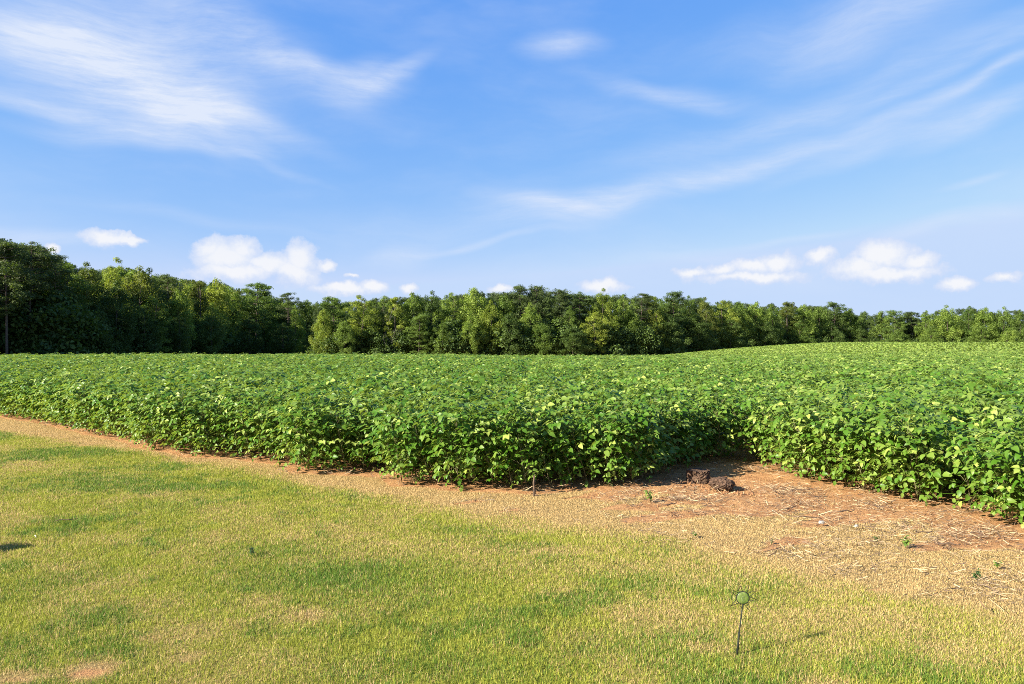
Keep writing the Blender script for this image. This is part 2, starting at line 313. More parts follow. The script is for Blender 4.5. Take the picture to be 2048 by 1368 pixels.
# ------------------------------------------------------------------ the ground sheet
def build_ground():
    fx = np.arange(-13, 13.01, 0.09); fy = np.arange(2.6, 17.01, 0.075)
    gx = 13 * 1.14 ** np.arange(1, 40); gx = np.clip(gx, 0, 2400); gx = np.unique(gx); gy = np.unique(np.clip(17 + 1.2 * (1.09 ** np.arange(1, 68) - 1) / .09, 0, 2600))
    xs = np.concatenate([-gx[::-1], fx, gx]); ys = np.concatenate([[-400, -120, -40, -12, -4, -1, 1, 2], fy, gy])
    X, Y = np.meshgrid(xs, ys); n, m = X.shape; x = X.ravel(); y = Y.ravel()
    z = terrain(x, y); dry, soil, lush = masks(x, y)
    near = (np.abs(x) < 14) & (y < 18)
    z = z + np.where(near, (fbm(x * 2, y * 2, 91, 4) - .5) * .035 + soil * (fbm(x * 7, y * 7, 95, 3) - .5) * .03, 0) - .012
    i = np.arange(n * m).reshape(n, m); q = np.stack([i[:-1, :-1], i[:-1, 1:], i[1:, 1:], i[1:, :-1]], -1).reshape(-1, 4)
    mt, g, out = material('turf_and_soil')
    def A(nm): return g.node('ShaderNodeAttribute', attribute_name=nm).outputs['Fac']
    geo = g.node('ShaderNodeNewGeometry'); P = geo.outputs['Position']
    nf = g.noise(P, 55, 5, 0.7); nm = g.noise(P, 9, 5, 0.6); nc = g.noise(g.mapping(P, scale=(1, 2.2, 1)), 22, 6, 0.72)
    thatch = g.mix(g.ramp(nf, .3, .7), (.19, .13, .055, 1), (.42, .31, .13, 1))
    green = g.mix(g.ramp(nf, .3, .72), (.12, .135, .018, 1), (.33, .34, .05, 1))
    c = g.mix(g.math('MULTIPLY', A('dry'), 1.0), green, thatch)
    earth = g.mix(g.ramp(nm, .3, .7), (.32, .155, .066, 1), (.48, .27, .118, 1))
    earth = g.mix(g.ramp(nc, .56, .72, 0, .6), earth, (.22, .12, .06, 1))
    c = g.mix(g.ramp(g.math('ADD', A('soil'), g.math('MULTIPLY', g.math('SUBTRACT', nf, .5), .6)), .25, .7), c, earth)
    b = g.node('ShaderNodeBsdfPrincipled'); g.put(b.inputs['Base Color'], c); b.inputs['Roughness'].default_value = .95; b.inputs['Specular IOR Level'].default_value = .1
    bp = g.node('ShaderNodeBump'); bp.inputs['Strength'].default_value = .9; bp.inputs['Distance'].default_value = .03; g.l.new(g.math('ADD', nf, nc), bp.inputs['Height']); g.l.new(bp.outputs[0], b.inputs['Normal'])
    g.l.new(b.outputs[0], out.inputs[0])
    o = link('ground', mesh_np('ground', np.stack([x, y, z], -1), None, q, {'dry': dry, 'soil': soil, 'lush': lush}, [mt], True))
    tag(o, kind='structure', label='mown lawn running into red bare earth under the crop')
build_ground()

# ------------------------------------------------------------------ turf: blades of grass, one mass
def build_grass():
    N = 2700000
    y = R.uniform(2.3, 15.6, N); u = R.uniform(-1, 1, N); x = u * (.76 * y + 1.7)
    ok = ~inside(POLY, x, y); x = x[ok]; y = y[ok]
    dry, soil, lush = masks(x, y); n3 = fbm(x * 14, y * 14, 131, 2)
    keep = R.random(len(x)) < (1 - .97 * sstep(.28, .72, soil + (n3 - .5) * .5)); x = x[keep]; y = y[keep]; dry = dry[keep]; lush = lush[keep]; soil = soil[keep]; n3 = n3[keep]; n = len(x)
    lod = np.clip(y / 4.2, .85, 3.2) ** .75
    h = R.uniform(.009, .023, n) * (1 + .55 * lush - .45 * dry) * (.65 + .75 * n3) * lod ** .25
    w = R.uniform(.0013, .0025, n) * lod
    a = R.uniform(0, 2 * np.pi, n); lean = R.uniform(.1, 1.3, n); lean = np.where(R.random(n) < dry * .75, lean + .7, lean); lean = np.clip(lean, 0, 1.45)
    la = R.uniform(0, 2 * np.pi, n)
    base = np.stack([x, y, terrain(x, y) - .016 + (fbm(x * 2, y * 2, 91, 4) - .5) * .035], -1)
    side = np.stack([np.cos(a) * w, np.sin(a) * w, 0 * w], -1)
    tip = base + np.stack([np.cos(la) * np.sin(lean) * h, np.sin(la) * np.sin(lean) * h, np.cos(lean) * h + .012], -1)
    co = np.stack([base - side, base + side, tip], 1).reshape(-1, 3)
    pdry = np.clip(dry * 1.05 + .05, 0, 1); isdry = R.random(n) < pdry
    t = R.random(n)[:, None]
    gr = np.array([.19, .22, .022]) * (1 - t) + np.array([.46, .465, .07]) * t
    deep = np.array([.06, .13, .014]) * (1 - t) + np.array([.19, .30, .04]) * t
    gr = np.where((R.random(n) < lush * 1.1)[:, None], deep, gr)
    st = np.array([.40, .275, .11]) * (1 - t) + np.array([.67, .49, .225]) * t
    c = np.where(isdry[:, None], st, gr) * R.uniform(.8, 1.15, n)[:, None]
    c = np.concatenate([c, np.ones((n, 1))], 1); c = np.repeat(c, 3, 0)
    mt, g, out = material('grass_blade'); at = g.node('ShaderNodeAttribute', attribute_name='tint')
    d = g.node('ShaderNodeBsdfPrincipled'); g.l.new(at.outputs['Color'], d.inputs['Base Color']); d.inputs['Roughness'].default_value = .6; d.inputs['Specular IOR Level'].default_value = .25
    tr = g.node('ShaderNodeBsdfTranslucent'); g.l.new(at.outputs['Color'], tr.inputs[0]); mx = g.node('ShaderNodeMixShader'); mx.inputs[0].default_value = .35
    g.l.new(d.outputs[0], mx.inputs[1]); g.l.new(tr.outputs[0], mx.inputs[2]); g.l.new(mx.outputs[0], out.inputs[0])
    o = link('grass', mesh_np('grass', co, np.arange(3 * n).reshape(-1, 3), None, {'tint': c}, [mt]))
    tag(o, 'short mown grass, green with straw-coloured patches', 'grass', kind='stuff')
build_grass()

# ------------------------------------------------------------------ trees
def quads_from(c, nrm, size, rng, aspect=1.0):
    n = len(c); r = rng.normal(size=(n, 3)); t = np.cross(nrm, r); t /= np.linalg.norm(t, axis=1)[:, None] + 1e-9; b = np.cross(nrm, t); b /= np.linalg.norm(b, axis=1)[:, None] + 1e-9
    s = size[:, None] * .5; t = t * s; b = b * s * aspect; fold = nrm * s * .35
    co = np.stack([c - t - fold * .6, c - b * .8 + fold, c + t - fold * .6, c + b * .8 + fold], 1).reshape(-1, 3)
    return co, np.arange(4 * n).reshape(-1, 4)
def leaves_of(clumps, rad, per, size, rng, flat=.75, updir=.45, aspect=.75):
    k = np.repeat(np.arange(len(clumps)), per); n = len(k)
    d = rng.normal(size=(n, 3)); d /= np.linalg.norm(d, axis=1)[:, None]
    r = rng.random(n) ** .42; pos = d * r[:, None] * rad[k][:, None]; pos[:, 2] *= flat
    nrm = d * .55 + np.array([0, 0, updir]) + rng.normal(size=(n, 3)) * .42; nrm /= np.linalg.norm(nrm, axis=1)[:, None]
    co, q = quads_from(clumps[k] + pos, nrm, rng.uniform(.65, 1.3, n) * size, rng, aspect)
    cl = rng.random(len(clumps)); rnd = np.clip(.6 * cl[k] + .4 * rng.random(n), 0, 1)
    return co, q, np.repeat(rnd, 4)
BARK = plain_material('bark_grey_brown', (.045, .036, .028), (.09, .07, .055), 6, .9, .6)
BARKP = plain_material('bark_pine', (.05, .038, .03), (.10, .075, .06), 5, .9, .6)
BARKD = plain_material('bark_dead_grey', (.11, .095, .08), (.19, .165, .14), 5, .9, .4)
def broadleaf(seed, H, W, low, top, kind):
    """kind: round, column, spire; nominal size in metres"""
    rng = np.random.default_rng(seed); cl = []; rd = []
    n = {'round': 120, 'column': 105, 'spire': 95}[kind]
    ph = rng.uniform(0, 6.28, 6)
    while len(cl) < n:
        t = rng.random(); ang = rng.uniform(0, 6.28)
        if kind == 'round': prof = math.sin(math.pi * min(1, (t * .92 + .10))) ** .55
        elif kind == 'column': prof = min(1, .72 + .6 * t) * (1 - max(0, t - .62) ** 1.6 * 3.4)
        else: prof = .25 + .95 * (1 - t) ** .75
        prof = max(.06, prof)
        if rng.random() > prof: continue
        lobe = 1 + .2 * math.sin(3 * ang + ph[0] + 4 * t) + .16 * math.sin(5 * ang + ph[1] - 7 * t) + .12 * math.sin(9 * t + ph[2])
        r = W / 2 * prof * lobe * rng.uniform(.42, .93)
        z = low * H + t * (H * .97 - low * H)
        cl.append((r * math.cos(ang), r * math.sin(ang), z)); rd.append(W * rng.uniform(.085, .15) * (.65 + .4 * prof))
    cl.append((rng.normal() * .3, rng.normal() * .3, H * .97)); rd.append(W * .08)
    cl = np.array(cl); rd = np.array(rd)
    co, q, rnd = leaves_of(cl, rd, 112, W * .0285, rng)
    b = MB(); lean = rng.normal(0, .02, 2) * H
    pts = [(lean[0] * s * s, lean[1] * s * s, H * .9 * s) for s in np.linspace(0, 1, 7)]
    b.tube(pts, np.array([.020, .016, .0135, .011, .008, .005, .002]) * H, 7)
    for i in rng.choice(len(cl), 10, replace=False):
        e = cl[i]; s0 = max(.12, (e[2] - .22 * W) / (H * .9)); s0 = min(s0, .85); p0 = np.array([lean[0] * s0 * s0, lean[1] * s0 * s0, H * .9 * s0])
        b.tube([p0, p0 * .5 + e * .5 + (0, 0, -.02 * H), e], [.0065 * H * (1.1 - s0), .004 * H, .0015 * H], 5)
    return (co, q, rnd), b
def pine(seed, H, W, low):
    rng = np.random.default_rng(seed); cl = []; rd = []; b = MB(); lean = rng.normal(0, .015, 2) * H
    def ax(s): return np.array([lean[0] * s * s, lean[1] * s * s, H * s])
    b.tube([ax(s) for s in np.linspace(0, .98, 8)], np.array([.0098, .0085, .008, .0072, .006, .005, .0035, .0015]) * H, 7)
    s = low
    while s < .985:
        t = (s - low) / (1 - low); L = W / 2 * (math.sin(math.pi * (.18 + .74 * t)) ** .8) * rng.uniform(.65, 1.15)
        for k in range(rng.integers(2, 5)):
            a = rng.uniform(0, 6.28); d = np.array([math.cos(a), math.sin(a), rng.uniform(.05, .5)]); p0 = ax(s); e = p0 + d * L * rng.uniform(.6, 1.1)
            b.tube([p0, (p0 + e) / 2 + (0, 0, -.03 * L), e], [.0032 * H, .002 * H, .001 * H], 4, False)
            for f in (.62, .85, 1.02):
                c = p0 + (e - p0) * f + rng.normal(0, .05 * W, 3) * (1, 1, .5); cl.append(c); rd.append(W * rng.uniform(.085, .13))
        s += rng.uniform(.022, .04)
    cl.append(ax(1)); rd.append(W * .07)
    cl = np.array(cl); rd = np.array(rd)
    co, q, rnd = leaves_of(cl, rd, 46, W * .05, rng, .62, .35, .42)
    return (co, q, rnd), b
def shrub(seed, H, W):
    rng = np.random.default_rng(seed); n = 48; cl = []; rd = []
    for _ in range(n):
        a = rng.uniform(0, 6.28); t = rng.random(); r = W / 2 * math.sqrt(max(.05, 1 - t * t)) * rng.uniform(.3, .95); cl.append((r * math.cos(a), r * math.sin(a), H * (.06 + .84 * t))); rd.append(W * rng.uniform(.1, .17))
    cl = np.array(cl); rd = np.array(rd); co, q, rnd = leaves_of(cl, rd, 90, W * .045, rng); co[:, 2] = np.maximum(co[:, 2], .02)
    b = MB()
    for i in rng.choice(n, 7, replace=False): b.tube([(rng.normal() * .1, rng.normal() * .1, 0), cl[i] * (.5, .5, .6), cl[i]], [.012 * H, .008 * H, .003 * H], 5)
    return (co, q, rnd), b
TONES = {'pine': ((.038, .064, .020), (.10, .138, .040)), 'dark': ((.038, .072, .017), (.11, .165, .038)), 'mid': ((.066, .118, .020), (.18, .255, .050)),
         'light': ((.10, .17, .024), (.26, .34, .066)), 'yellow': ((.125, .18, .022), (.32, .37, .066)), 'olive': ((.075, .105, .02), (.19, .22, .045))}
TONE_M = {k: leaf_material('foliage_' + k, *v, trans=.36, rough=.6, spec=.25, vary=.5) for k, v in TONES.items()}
def tree_kind(make, bark):
    (co, q, rnd), b = make
    return mesh_np('crown', co, None, q, {'rnd': rnd}, [TONE_M['mid']]), b.mesh('trunk', [bark])
KINDS = {'round': [tree_kind(broadleaf(100 + i, 20, [13, 12, 14, 11][i], [.10, .06, .14, .08][i], 1, 'round'), BARK) for i in range(4)],
         'column': [tree_kind(broadleaf(200 + i, 20, [8.5, 9.5, 8][i], [.05, .1, .07][i], 1, 'column'), BARK) for i in range(3)],
         'spire': [tree_kind(broadleaf(300 + i, 20, [8, 9][i], [.04, .07][i], 1, 'spire'), BARK) for i in range(2)],
         'pine': [tree_kind(pine(400 + i, 20, [7, 6.4, 7.6, 6][i], [.48, .55, .42, .5][i]), BARKP) for i in range(4)],
         'fullpine': [tree_kind(pine(450 + i, 20, [7.5, 8][i], [.12, .2][i]), BARKP) for i in range(2)],
         'shrub': [tree_kind(shrub(500 + i, 5, 7), BARK) for i in range(3)]}
NOM = {'round': 20, 'column': 20, 'spire': 20, 'pine': 20, 'fullpine': 20, 'shrub': 5}
NAME = {'round': 'broadleaf_tree', 'column': 'broadleaf_tree', 'spire': 'broadleaf_tree', 'pine': 'pine_tree', 'fullpine': 'pine_tree', 'shrub': 'shrub'}
CAT = {'broadleaf_tree': 'tree', 'pine_tree': 'pine tree', 'shrub': 'shrub'}
D_LEFT = ([-500, 0, 150, 300, 450, 560, 640, 760], [92, 130, 150, 180, 220, 252, 275, 285])
D_MID = ([600, 625, 760, 900, 1050, 1200, 1290, 1400, 1550, 1700, 1750], [188, 190, 195, 198, 202, 208, 222, 250, 282, 312, 322])
D_RIGHT = ([1740, 1800, 1900, 2048, 2500], [300, 292, 285, 275, 250])
def depth(px, zone): return float(np.interp(px, *{'L': D_LEFT, 'M': D_MID, 'R': D_RIGHT}[zone]))
tree_rng = random.Random(5)
def plant_tree(px, top, kind, tone, zone, back=0, wide=1.0, label=None, group=None, var=None):
    Y = depth(px, zone) + back; X = (px - 1024) / F * Y
    if zone == 'L': X = (px - 1024) / F * (Y - back) - back * .9; Y = Y - back + back * .25
    if zone != 'L': wide *= 1.18
    z = float(terrain(X, Y)); h = EYE + (HZ - top) / F * Y - z
    v = tree_rng.randrange(len(KINDS[kind])) if var is None else var; crown, trunk = KINDS[kind][v]; s = h / NOM[kind]
    root = bpy.data.objects.new(NAME[kind], None); COL.objects.link(root); root.location = (X, Y, z - .1); root.rotation_euler = (0, 0, tree_rng.uniform(0, 6.28))
    root.scale = (s * wide, s * wide, s); root.empty_display_size = .5
    c = link('crown' if kind != 'shrub' else 'foliage', crown, root); c.material_slots[0].link = 'OBJECT'; c.material_slots[0].material = TONE_M[tone]
    link('trunk' if kind != 'shrub' else 'stem', trunk, root)
    tag(root, label, CAT[NAME[kind]], group or 'trees along the wood edge')
    return root
# (photo column, row of the top, kind, tone, zone, set back, width, label)
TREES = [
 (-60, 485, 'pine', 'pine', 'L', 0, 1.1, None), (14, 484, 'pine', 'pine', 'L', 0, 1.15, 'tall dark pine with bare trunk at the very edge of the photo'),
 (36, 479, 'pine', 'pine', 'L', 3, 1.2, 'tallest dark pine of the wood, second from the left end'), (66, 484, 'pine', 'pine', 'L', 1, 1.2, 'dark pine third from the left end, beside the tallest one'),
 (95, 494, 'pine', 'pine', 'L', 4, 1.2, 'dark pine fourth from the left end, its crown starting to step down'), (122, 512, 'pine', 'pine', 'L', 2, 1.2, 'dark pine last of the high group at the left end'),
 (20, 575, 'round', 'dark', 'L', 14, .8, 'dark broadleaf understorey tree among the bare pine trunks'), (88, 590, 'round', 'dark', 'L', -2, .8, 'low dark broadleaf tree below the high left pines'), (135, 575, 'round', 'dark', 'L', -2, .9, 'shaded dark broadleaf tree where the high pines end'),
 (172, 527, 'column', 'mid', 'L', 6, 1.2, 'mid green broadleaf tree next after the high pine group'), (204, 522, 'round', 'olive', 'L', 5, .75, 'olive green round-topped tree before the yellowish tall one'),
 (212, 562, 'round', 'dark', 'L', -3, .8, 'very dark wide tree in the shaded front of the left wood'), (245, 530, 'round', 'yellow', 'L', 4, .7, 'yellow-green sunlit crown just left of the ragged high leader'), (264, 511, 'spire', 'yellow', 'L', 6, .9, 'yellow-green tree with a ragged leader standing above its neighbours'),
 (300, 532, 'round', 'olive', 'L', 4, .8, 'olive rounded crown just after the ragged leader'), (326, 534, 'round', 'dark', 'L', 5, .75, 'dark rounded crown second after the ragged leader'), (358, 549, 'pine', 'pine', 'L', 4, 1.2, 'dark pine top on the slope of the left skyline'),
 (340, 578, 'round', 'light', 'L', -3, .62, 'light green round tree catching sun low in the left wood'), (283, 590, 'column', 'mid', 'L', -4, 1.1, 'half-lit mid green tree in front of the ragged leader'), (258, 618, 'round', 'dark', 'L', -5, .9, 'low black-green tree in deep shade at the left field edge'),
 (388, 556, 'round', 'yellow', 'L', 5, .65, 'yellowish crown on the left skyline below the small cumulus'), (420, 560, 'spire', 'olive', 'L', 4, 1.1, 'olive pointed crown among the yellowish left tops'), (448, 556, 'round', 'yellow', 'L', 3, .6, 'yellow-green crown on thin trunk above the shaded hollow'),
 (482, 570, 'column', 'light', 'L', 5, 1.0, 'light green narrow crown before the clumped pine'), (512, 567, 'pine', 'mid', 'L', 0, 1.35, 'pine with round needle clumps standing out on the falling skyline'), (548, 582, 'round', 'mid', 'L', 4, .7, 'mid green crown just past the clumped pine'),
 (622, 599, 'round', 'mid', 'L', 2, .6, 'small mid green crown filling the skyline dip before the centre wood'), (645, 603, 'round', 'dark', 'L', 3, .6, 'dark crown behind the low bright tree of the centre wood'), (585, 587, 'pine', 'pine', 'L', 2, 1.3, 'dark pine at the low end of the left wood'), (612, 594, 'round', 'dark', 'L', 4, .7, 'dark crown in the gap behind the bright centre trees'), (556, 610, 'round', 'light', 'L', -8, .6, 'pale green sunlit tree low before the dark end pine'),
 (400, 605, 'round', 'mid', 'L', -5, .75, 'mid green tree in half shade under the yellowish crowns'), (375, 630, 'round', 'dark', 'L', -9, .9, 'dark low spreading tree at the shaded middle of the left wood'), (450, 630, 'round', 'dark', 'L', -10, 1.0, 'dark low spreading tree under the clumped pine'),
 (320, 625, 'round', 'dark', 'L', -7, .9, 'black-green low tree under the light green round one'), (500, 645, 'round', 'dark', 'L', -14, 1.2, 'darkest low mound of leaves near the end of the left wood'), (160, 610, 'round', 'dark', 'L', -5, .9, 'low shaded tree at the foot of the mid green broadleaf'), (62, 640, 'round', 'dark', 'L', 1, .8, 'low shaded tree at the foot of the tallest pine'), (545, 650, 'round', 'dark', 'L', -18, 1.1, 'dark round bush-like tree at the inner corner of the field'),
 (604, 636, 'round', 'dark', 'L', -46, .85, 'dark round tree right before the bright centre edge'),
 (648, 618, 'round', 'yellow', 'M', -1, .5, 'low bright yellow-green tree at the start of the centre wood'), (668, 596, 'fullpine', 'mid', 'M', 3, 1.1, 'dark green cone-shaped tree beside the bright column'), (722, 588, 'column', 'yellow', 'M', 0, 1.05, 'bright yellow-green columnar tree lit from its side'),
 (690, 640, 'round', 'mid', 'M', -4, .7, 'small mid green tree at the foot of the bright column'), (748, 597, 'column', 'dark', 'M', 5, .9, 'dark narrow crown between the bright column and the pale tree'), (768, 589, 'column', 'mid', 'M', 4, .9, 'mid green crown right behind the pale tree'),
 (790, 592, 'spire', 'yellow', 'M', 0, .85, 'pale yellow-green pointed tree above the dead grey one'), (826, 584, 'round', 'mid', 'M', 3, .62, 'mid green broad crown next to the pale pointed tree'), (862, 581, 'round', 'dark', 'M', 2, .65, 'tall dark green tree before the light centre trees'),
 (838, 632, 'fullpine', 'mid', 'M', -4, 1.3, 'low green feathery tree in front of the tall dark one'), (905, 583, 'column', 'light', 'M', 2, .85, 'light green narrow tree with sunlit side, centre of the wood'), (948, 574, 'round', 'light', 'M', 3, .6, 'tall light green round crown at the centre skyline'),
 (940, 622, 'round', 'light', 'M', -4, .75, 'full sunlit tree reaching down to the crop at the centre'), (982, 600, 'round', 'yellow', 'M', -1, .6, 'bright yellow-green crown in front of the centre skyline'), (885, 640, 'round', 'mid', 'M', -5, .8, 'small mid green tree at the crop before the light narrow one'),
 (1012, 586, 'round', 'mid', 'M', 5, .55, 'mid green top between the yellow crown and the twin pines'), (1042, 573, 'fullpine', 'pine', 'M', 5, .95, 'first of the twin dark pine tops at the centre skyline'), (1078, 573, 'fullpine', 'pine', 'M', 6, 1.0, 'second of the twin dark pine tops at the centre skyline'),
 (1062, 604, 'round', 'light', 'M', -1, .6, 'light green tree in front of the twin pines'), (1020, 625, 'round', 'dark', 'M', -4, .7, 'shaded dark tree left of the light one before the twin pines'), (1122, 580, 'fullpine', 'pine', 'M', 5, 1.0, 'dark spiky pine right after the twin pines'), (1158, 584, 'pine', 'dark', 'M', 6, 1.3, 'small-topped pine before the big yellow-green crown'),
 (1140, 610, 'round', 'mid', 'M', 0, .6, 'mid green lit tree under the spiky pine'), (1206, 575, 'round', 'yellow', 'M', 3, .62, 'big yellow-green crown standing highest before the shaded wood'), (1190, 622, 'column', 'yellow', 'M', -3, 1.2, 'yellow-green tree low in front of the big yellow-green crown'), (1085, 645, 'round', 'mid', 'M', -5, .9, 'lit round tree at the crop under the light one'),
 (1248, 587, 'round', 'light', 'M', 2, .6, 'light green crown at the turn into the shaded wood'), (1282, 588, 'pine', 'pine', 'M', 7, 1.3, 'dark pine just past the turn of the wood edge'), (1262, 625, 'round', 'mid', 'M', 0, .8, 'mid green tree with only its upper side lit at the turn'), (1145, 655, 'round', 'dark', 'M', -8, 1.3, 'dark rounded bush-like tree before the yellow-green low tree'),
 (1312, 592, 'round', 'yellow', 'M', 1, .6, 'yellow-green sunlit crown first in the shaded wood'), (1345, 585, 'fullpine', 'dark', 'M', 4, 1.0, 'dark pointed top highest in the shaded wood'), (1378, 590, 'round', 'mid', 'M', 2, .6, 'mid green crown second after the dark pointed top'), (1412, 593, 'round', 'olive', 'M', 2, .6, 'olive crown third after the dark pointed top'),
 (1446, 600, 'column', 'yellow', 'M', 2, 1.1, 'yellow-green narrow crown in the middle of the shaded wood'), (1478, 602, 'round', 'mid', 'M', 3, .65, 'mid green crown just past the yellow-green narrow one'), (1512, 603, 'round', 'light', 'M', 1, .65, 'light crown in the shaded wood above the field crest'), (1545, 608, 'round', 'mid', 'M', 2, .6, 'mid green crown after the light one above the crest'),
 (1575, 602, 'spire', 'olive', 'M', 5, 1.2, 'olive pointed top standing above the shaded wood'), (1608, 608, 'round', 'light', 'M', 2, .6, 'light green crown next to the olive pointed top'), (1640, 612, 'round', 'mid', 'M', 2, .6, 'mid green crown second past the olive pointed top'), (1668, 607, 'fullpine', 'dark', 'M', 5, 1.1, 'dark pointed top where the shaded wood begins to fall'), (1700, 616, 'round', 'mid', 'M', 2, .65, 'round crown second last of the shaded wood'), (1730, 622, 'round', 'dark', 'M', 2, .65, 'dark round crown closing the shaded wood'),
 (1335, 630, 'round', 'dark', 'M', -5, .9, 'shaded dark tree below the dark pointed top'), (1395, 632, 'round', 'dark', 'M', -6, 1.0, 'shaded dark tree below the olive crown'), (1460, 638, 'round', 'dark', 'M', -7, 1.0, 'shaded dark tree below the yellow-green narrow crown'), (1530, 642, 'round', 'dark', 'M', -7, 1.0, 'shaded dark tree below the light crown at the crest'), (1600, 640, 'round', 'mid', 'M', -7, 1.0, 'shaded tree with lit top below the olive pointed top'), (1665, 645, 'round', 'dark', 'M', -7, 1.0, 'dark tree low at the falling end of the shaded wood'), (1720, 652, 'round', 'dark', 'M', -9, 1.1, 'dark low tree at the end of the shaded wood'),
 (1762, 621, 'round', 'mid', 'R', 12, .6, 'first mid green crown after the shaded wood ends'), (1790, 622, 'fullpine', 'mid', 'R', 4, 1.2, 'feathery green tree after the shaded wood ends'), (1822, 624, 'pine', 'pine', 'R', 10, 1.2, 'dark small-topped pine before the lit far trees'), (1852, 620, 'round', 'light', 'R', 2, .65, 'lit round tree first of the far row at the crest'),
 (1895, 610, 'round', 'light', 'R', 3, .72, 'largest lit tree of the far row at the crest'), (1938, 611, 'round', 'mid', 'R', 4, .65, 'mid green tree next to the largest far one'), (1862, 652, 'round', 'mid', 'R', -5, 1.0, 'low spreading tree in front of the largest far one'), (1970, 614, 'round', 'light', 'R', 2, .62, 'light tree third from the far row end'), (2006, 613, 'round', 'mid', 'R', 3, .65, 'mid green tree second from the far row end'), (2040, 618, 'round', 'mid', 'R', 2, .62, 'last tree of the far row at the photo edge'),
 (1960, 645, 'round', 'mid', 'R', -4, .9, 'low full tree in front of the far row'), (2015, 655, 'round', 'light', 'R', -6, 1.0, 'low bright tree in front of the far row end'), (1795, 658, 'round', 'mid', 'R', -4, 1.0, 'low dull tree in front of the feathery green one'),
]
for t in TREES:
    if t[7]: plant_tree(*t[:7], label=t[7])
# the wood behind and beside: one mass of crowns
def build_wood():
    pts = []; rot = []; scl = []; idx = []; var = []
    for tone, kinds in (('dark', ('round', 'column', 'fullpine', 'shrub')), ('mid', ('round', 'column', 'spire')), ('pine', ('pine', 'fullpine')), ('olive', ('round',)), ('light', ('round',))):
        for k in kinds:
            for crown, trunk in KINDS[k]:
                c = crown.copy(); c.materials.clear(); c.materials.append(TONE_M[tone]); var.append((c, k, tone))
    rng = random.Random(3)
    SKY = ([-600, 0, 50, 90, 130, 160, 260, 350, 450, 550, 640, 690, 760, 860, 950, 1080, 1200, 1260, 1330, 1400, 1500, 1580, 1650, 1700, 1740, 1850, 1900, 2048, 2600], [470, 486, 484, 495, 517, 532, 530, 552, 562, 588, 604, 600, 594, 588, 582, 580, 582, 590, 589, 595, 605, 606, 609, 617, 624, 623, 615, 618, 610])
    pick = {}
    for i, (c, k, t) in enumerate(var): pick.setdefault(t, []).append(i)
    def put(px, zone, back, drop, tones, lo=False):
        Y = depth(px, zone); X = (px - 1024) / F * Y
        if zone == 'L': X -= back * .9; Y += back * .25
        else: Y += back; X = (px - 1024) / F * Y
        p2 = 1024 + F * X / Y; top = np.interp(p2, *SKY) + drop; z = float(terrain(X, Y)); h = max(3.0, EYE + (HZ - top) / F * Y - z)
        t = rng.choice(tones); i = rng.choice([j for j in pick[t] if (var[j][1] == 'shrub') == lo] or pick[t]); s = h / NOM[var[i][1]]; w = s * rng.uniform(.75, 1.0)
        pts.append((X, Y, z - .2)); rot.append((0, 0, rng.uniform(0, 6.28))); scl.append((w, w, s)); idx.append(i)
    for zone, a, b, n in (('L', -420, 735, 235), ('M', 640, 1750, 190), ('R', 1745, 2450, 110)):
        for i in range(n):
            px = a + (b - a) * (i + rng.random()) / n; ls = px < 140 and zone == 'L'
            put(px, zone, rng.uniform(8, 45), rng.uniform(1, 14), ['pine', 'pine', 'dark'] if ls else (['dark', 'mid', 'pine', 'mid', 'olive', 'light'] if zone == 'L' else ['pine', 'mid', 'pine', 'pine', 'dark', 'mid']))
        for i in range(n // 2):
            px = a + (b - a) * (i + rng.random()) / (n // 2)
            if zone == 'L' and px < 75: continue
            put(px, zone, rng.uniform(-2, 8), rng.uniform(50, 75) * (1 if zone != 'L' else 1.5), ['dark'], True)
    o = scatter('woodland', pts, rot, scl, idx, [v[0] for v in var]); tag(o, 'depth of the wood showing between and behind the edge trees', 'woodland', kind='stuff')
build_wood()
def dead_tree():
    rng = random.Random(12); b = MB()
    Y = depth(790, 'M') - 2.6; X = (790 - 1024) / F * Y; z = float(terrain(X, Y))
    def grow(p, d, L, r, lv):
        n = 4; pts = [p]
        for i in range(n): d = (d + Vector((rng.gauss(0, .1), rng.gauss(0, .1), rng.gauss(.03, .06)))).normalized(); pts.append(pts[-1] + d * L / n)
        b.tube([tuple(q) for q in pts], np.linspace(r, r * .45, n + 1), 6 if lv < 1 else 4)
        if lv < 3:
            for k in range((9, 4, 3)[lv]):
                q = pts[rng.randrange(1, n + 1)]; a = rng.uniform(0, 6.28); nd = (d * .8 + Vector((math.cos(a), math.sin(a), rng.uniform(.1, .6))) * .75).normalized(); grow(q, nd, L * rng.uniform(.32, .5), r * .42, lv + 1)
    grow(Vector((0, 0, 0)), Vector((0, 0, 1)), 11, .13, 0)
    root = bpy.data.objects.new('dead_tree', None); COL.objects.link(root); root.location = (X, Y, z - .1)
    link('trunk', b.mesh('trunk', [BARKD]), root); tag(root, 'bare grey dead tree with leafless branches before the pale pointed tree', 'dead tree')
dead_tree()

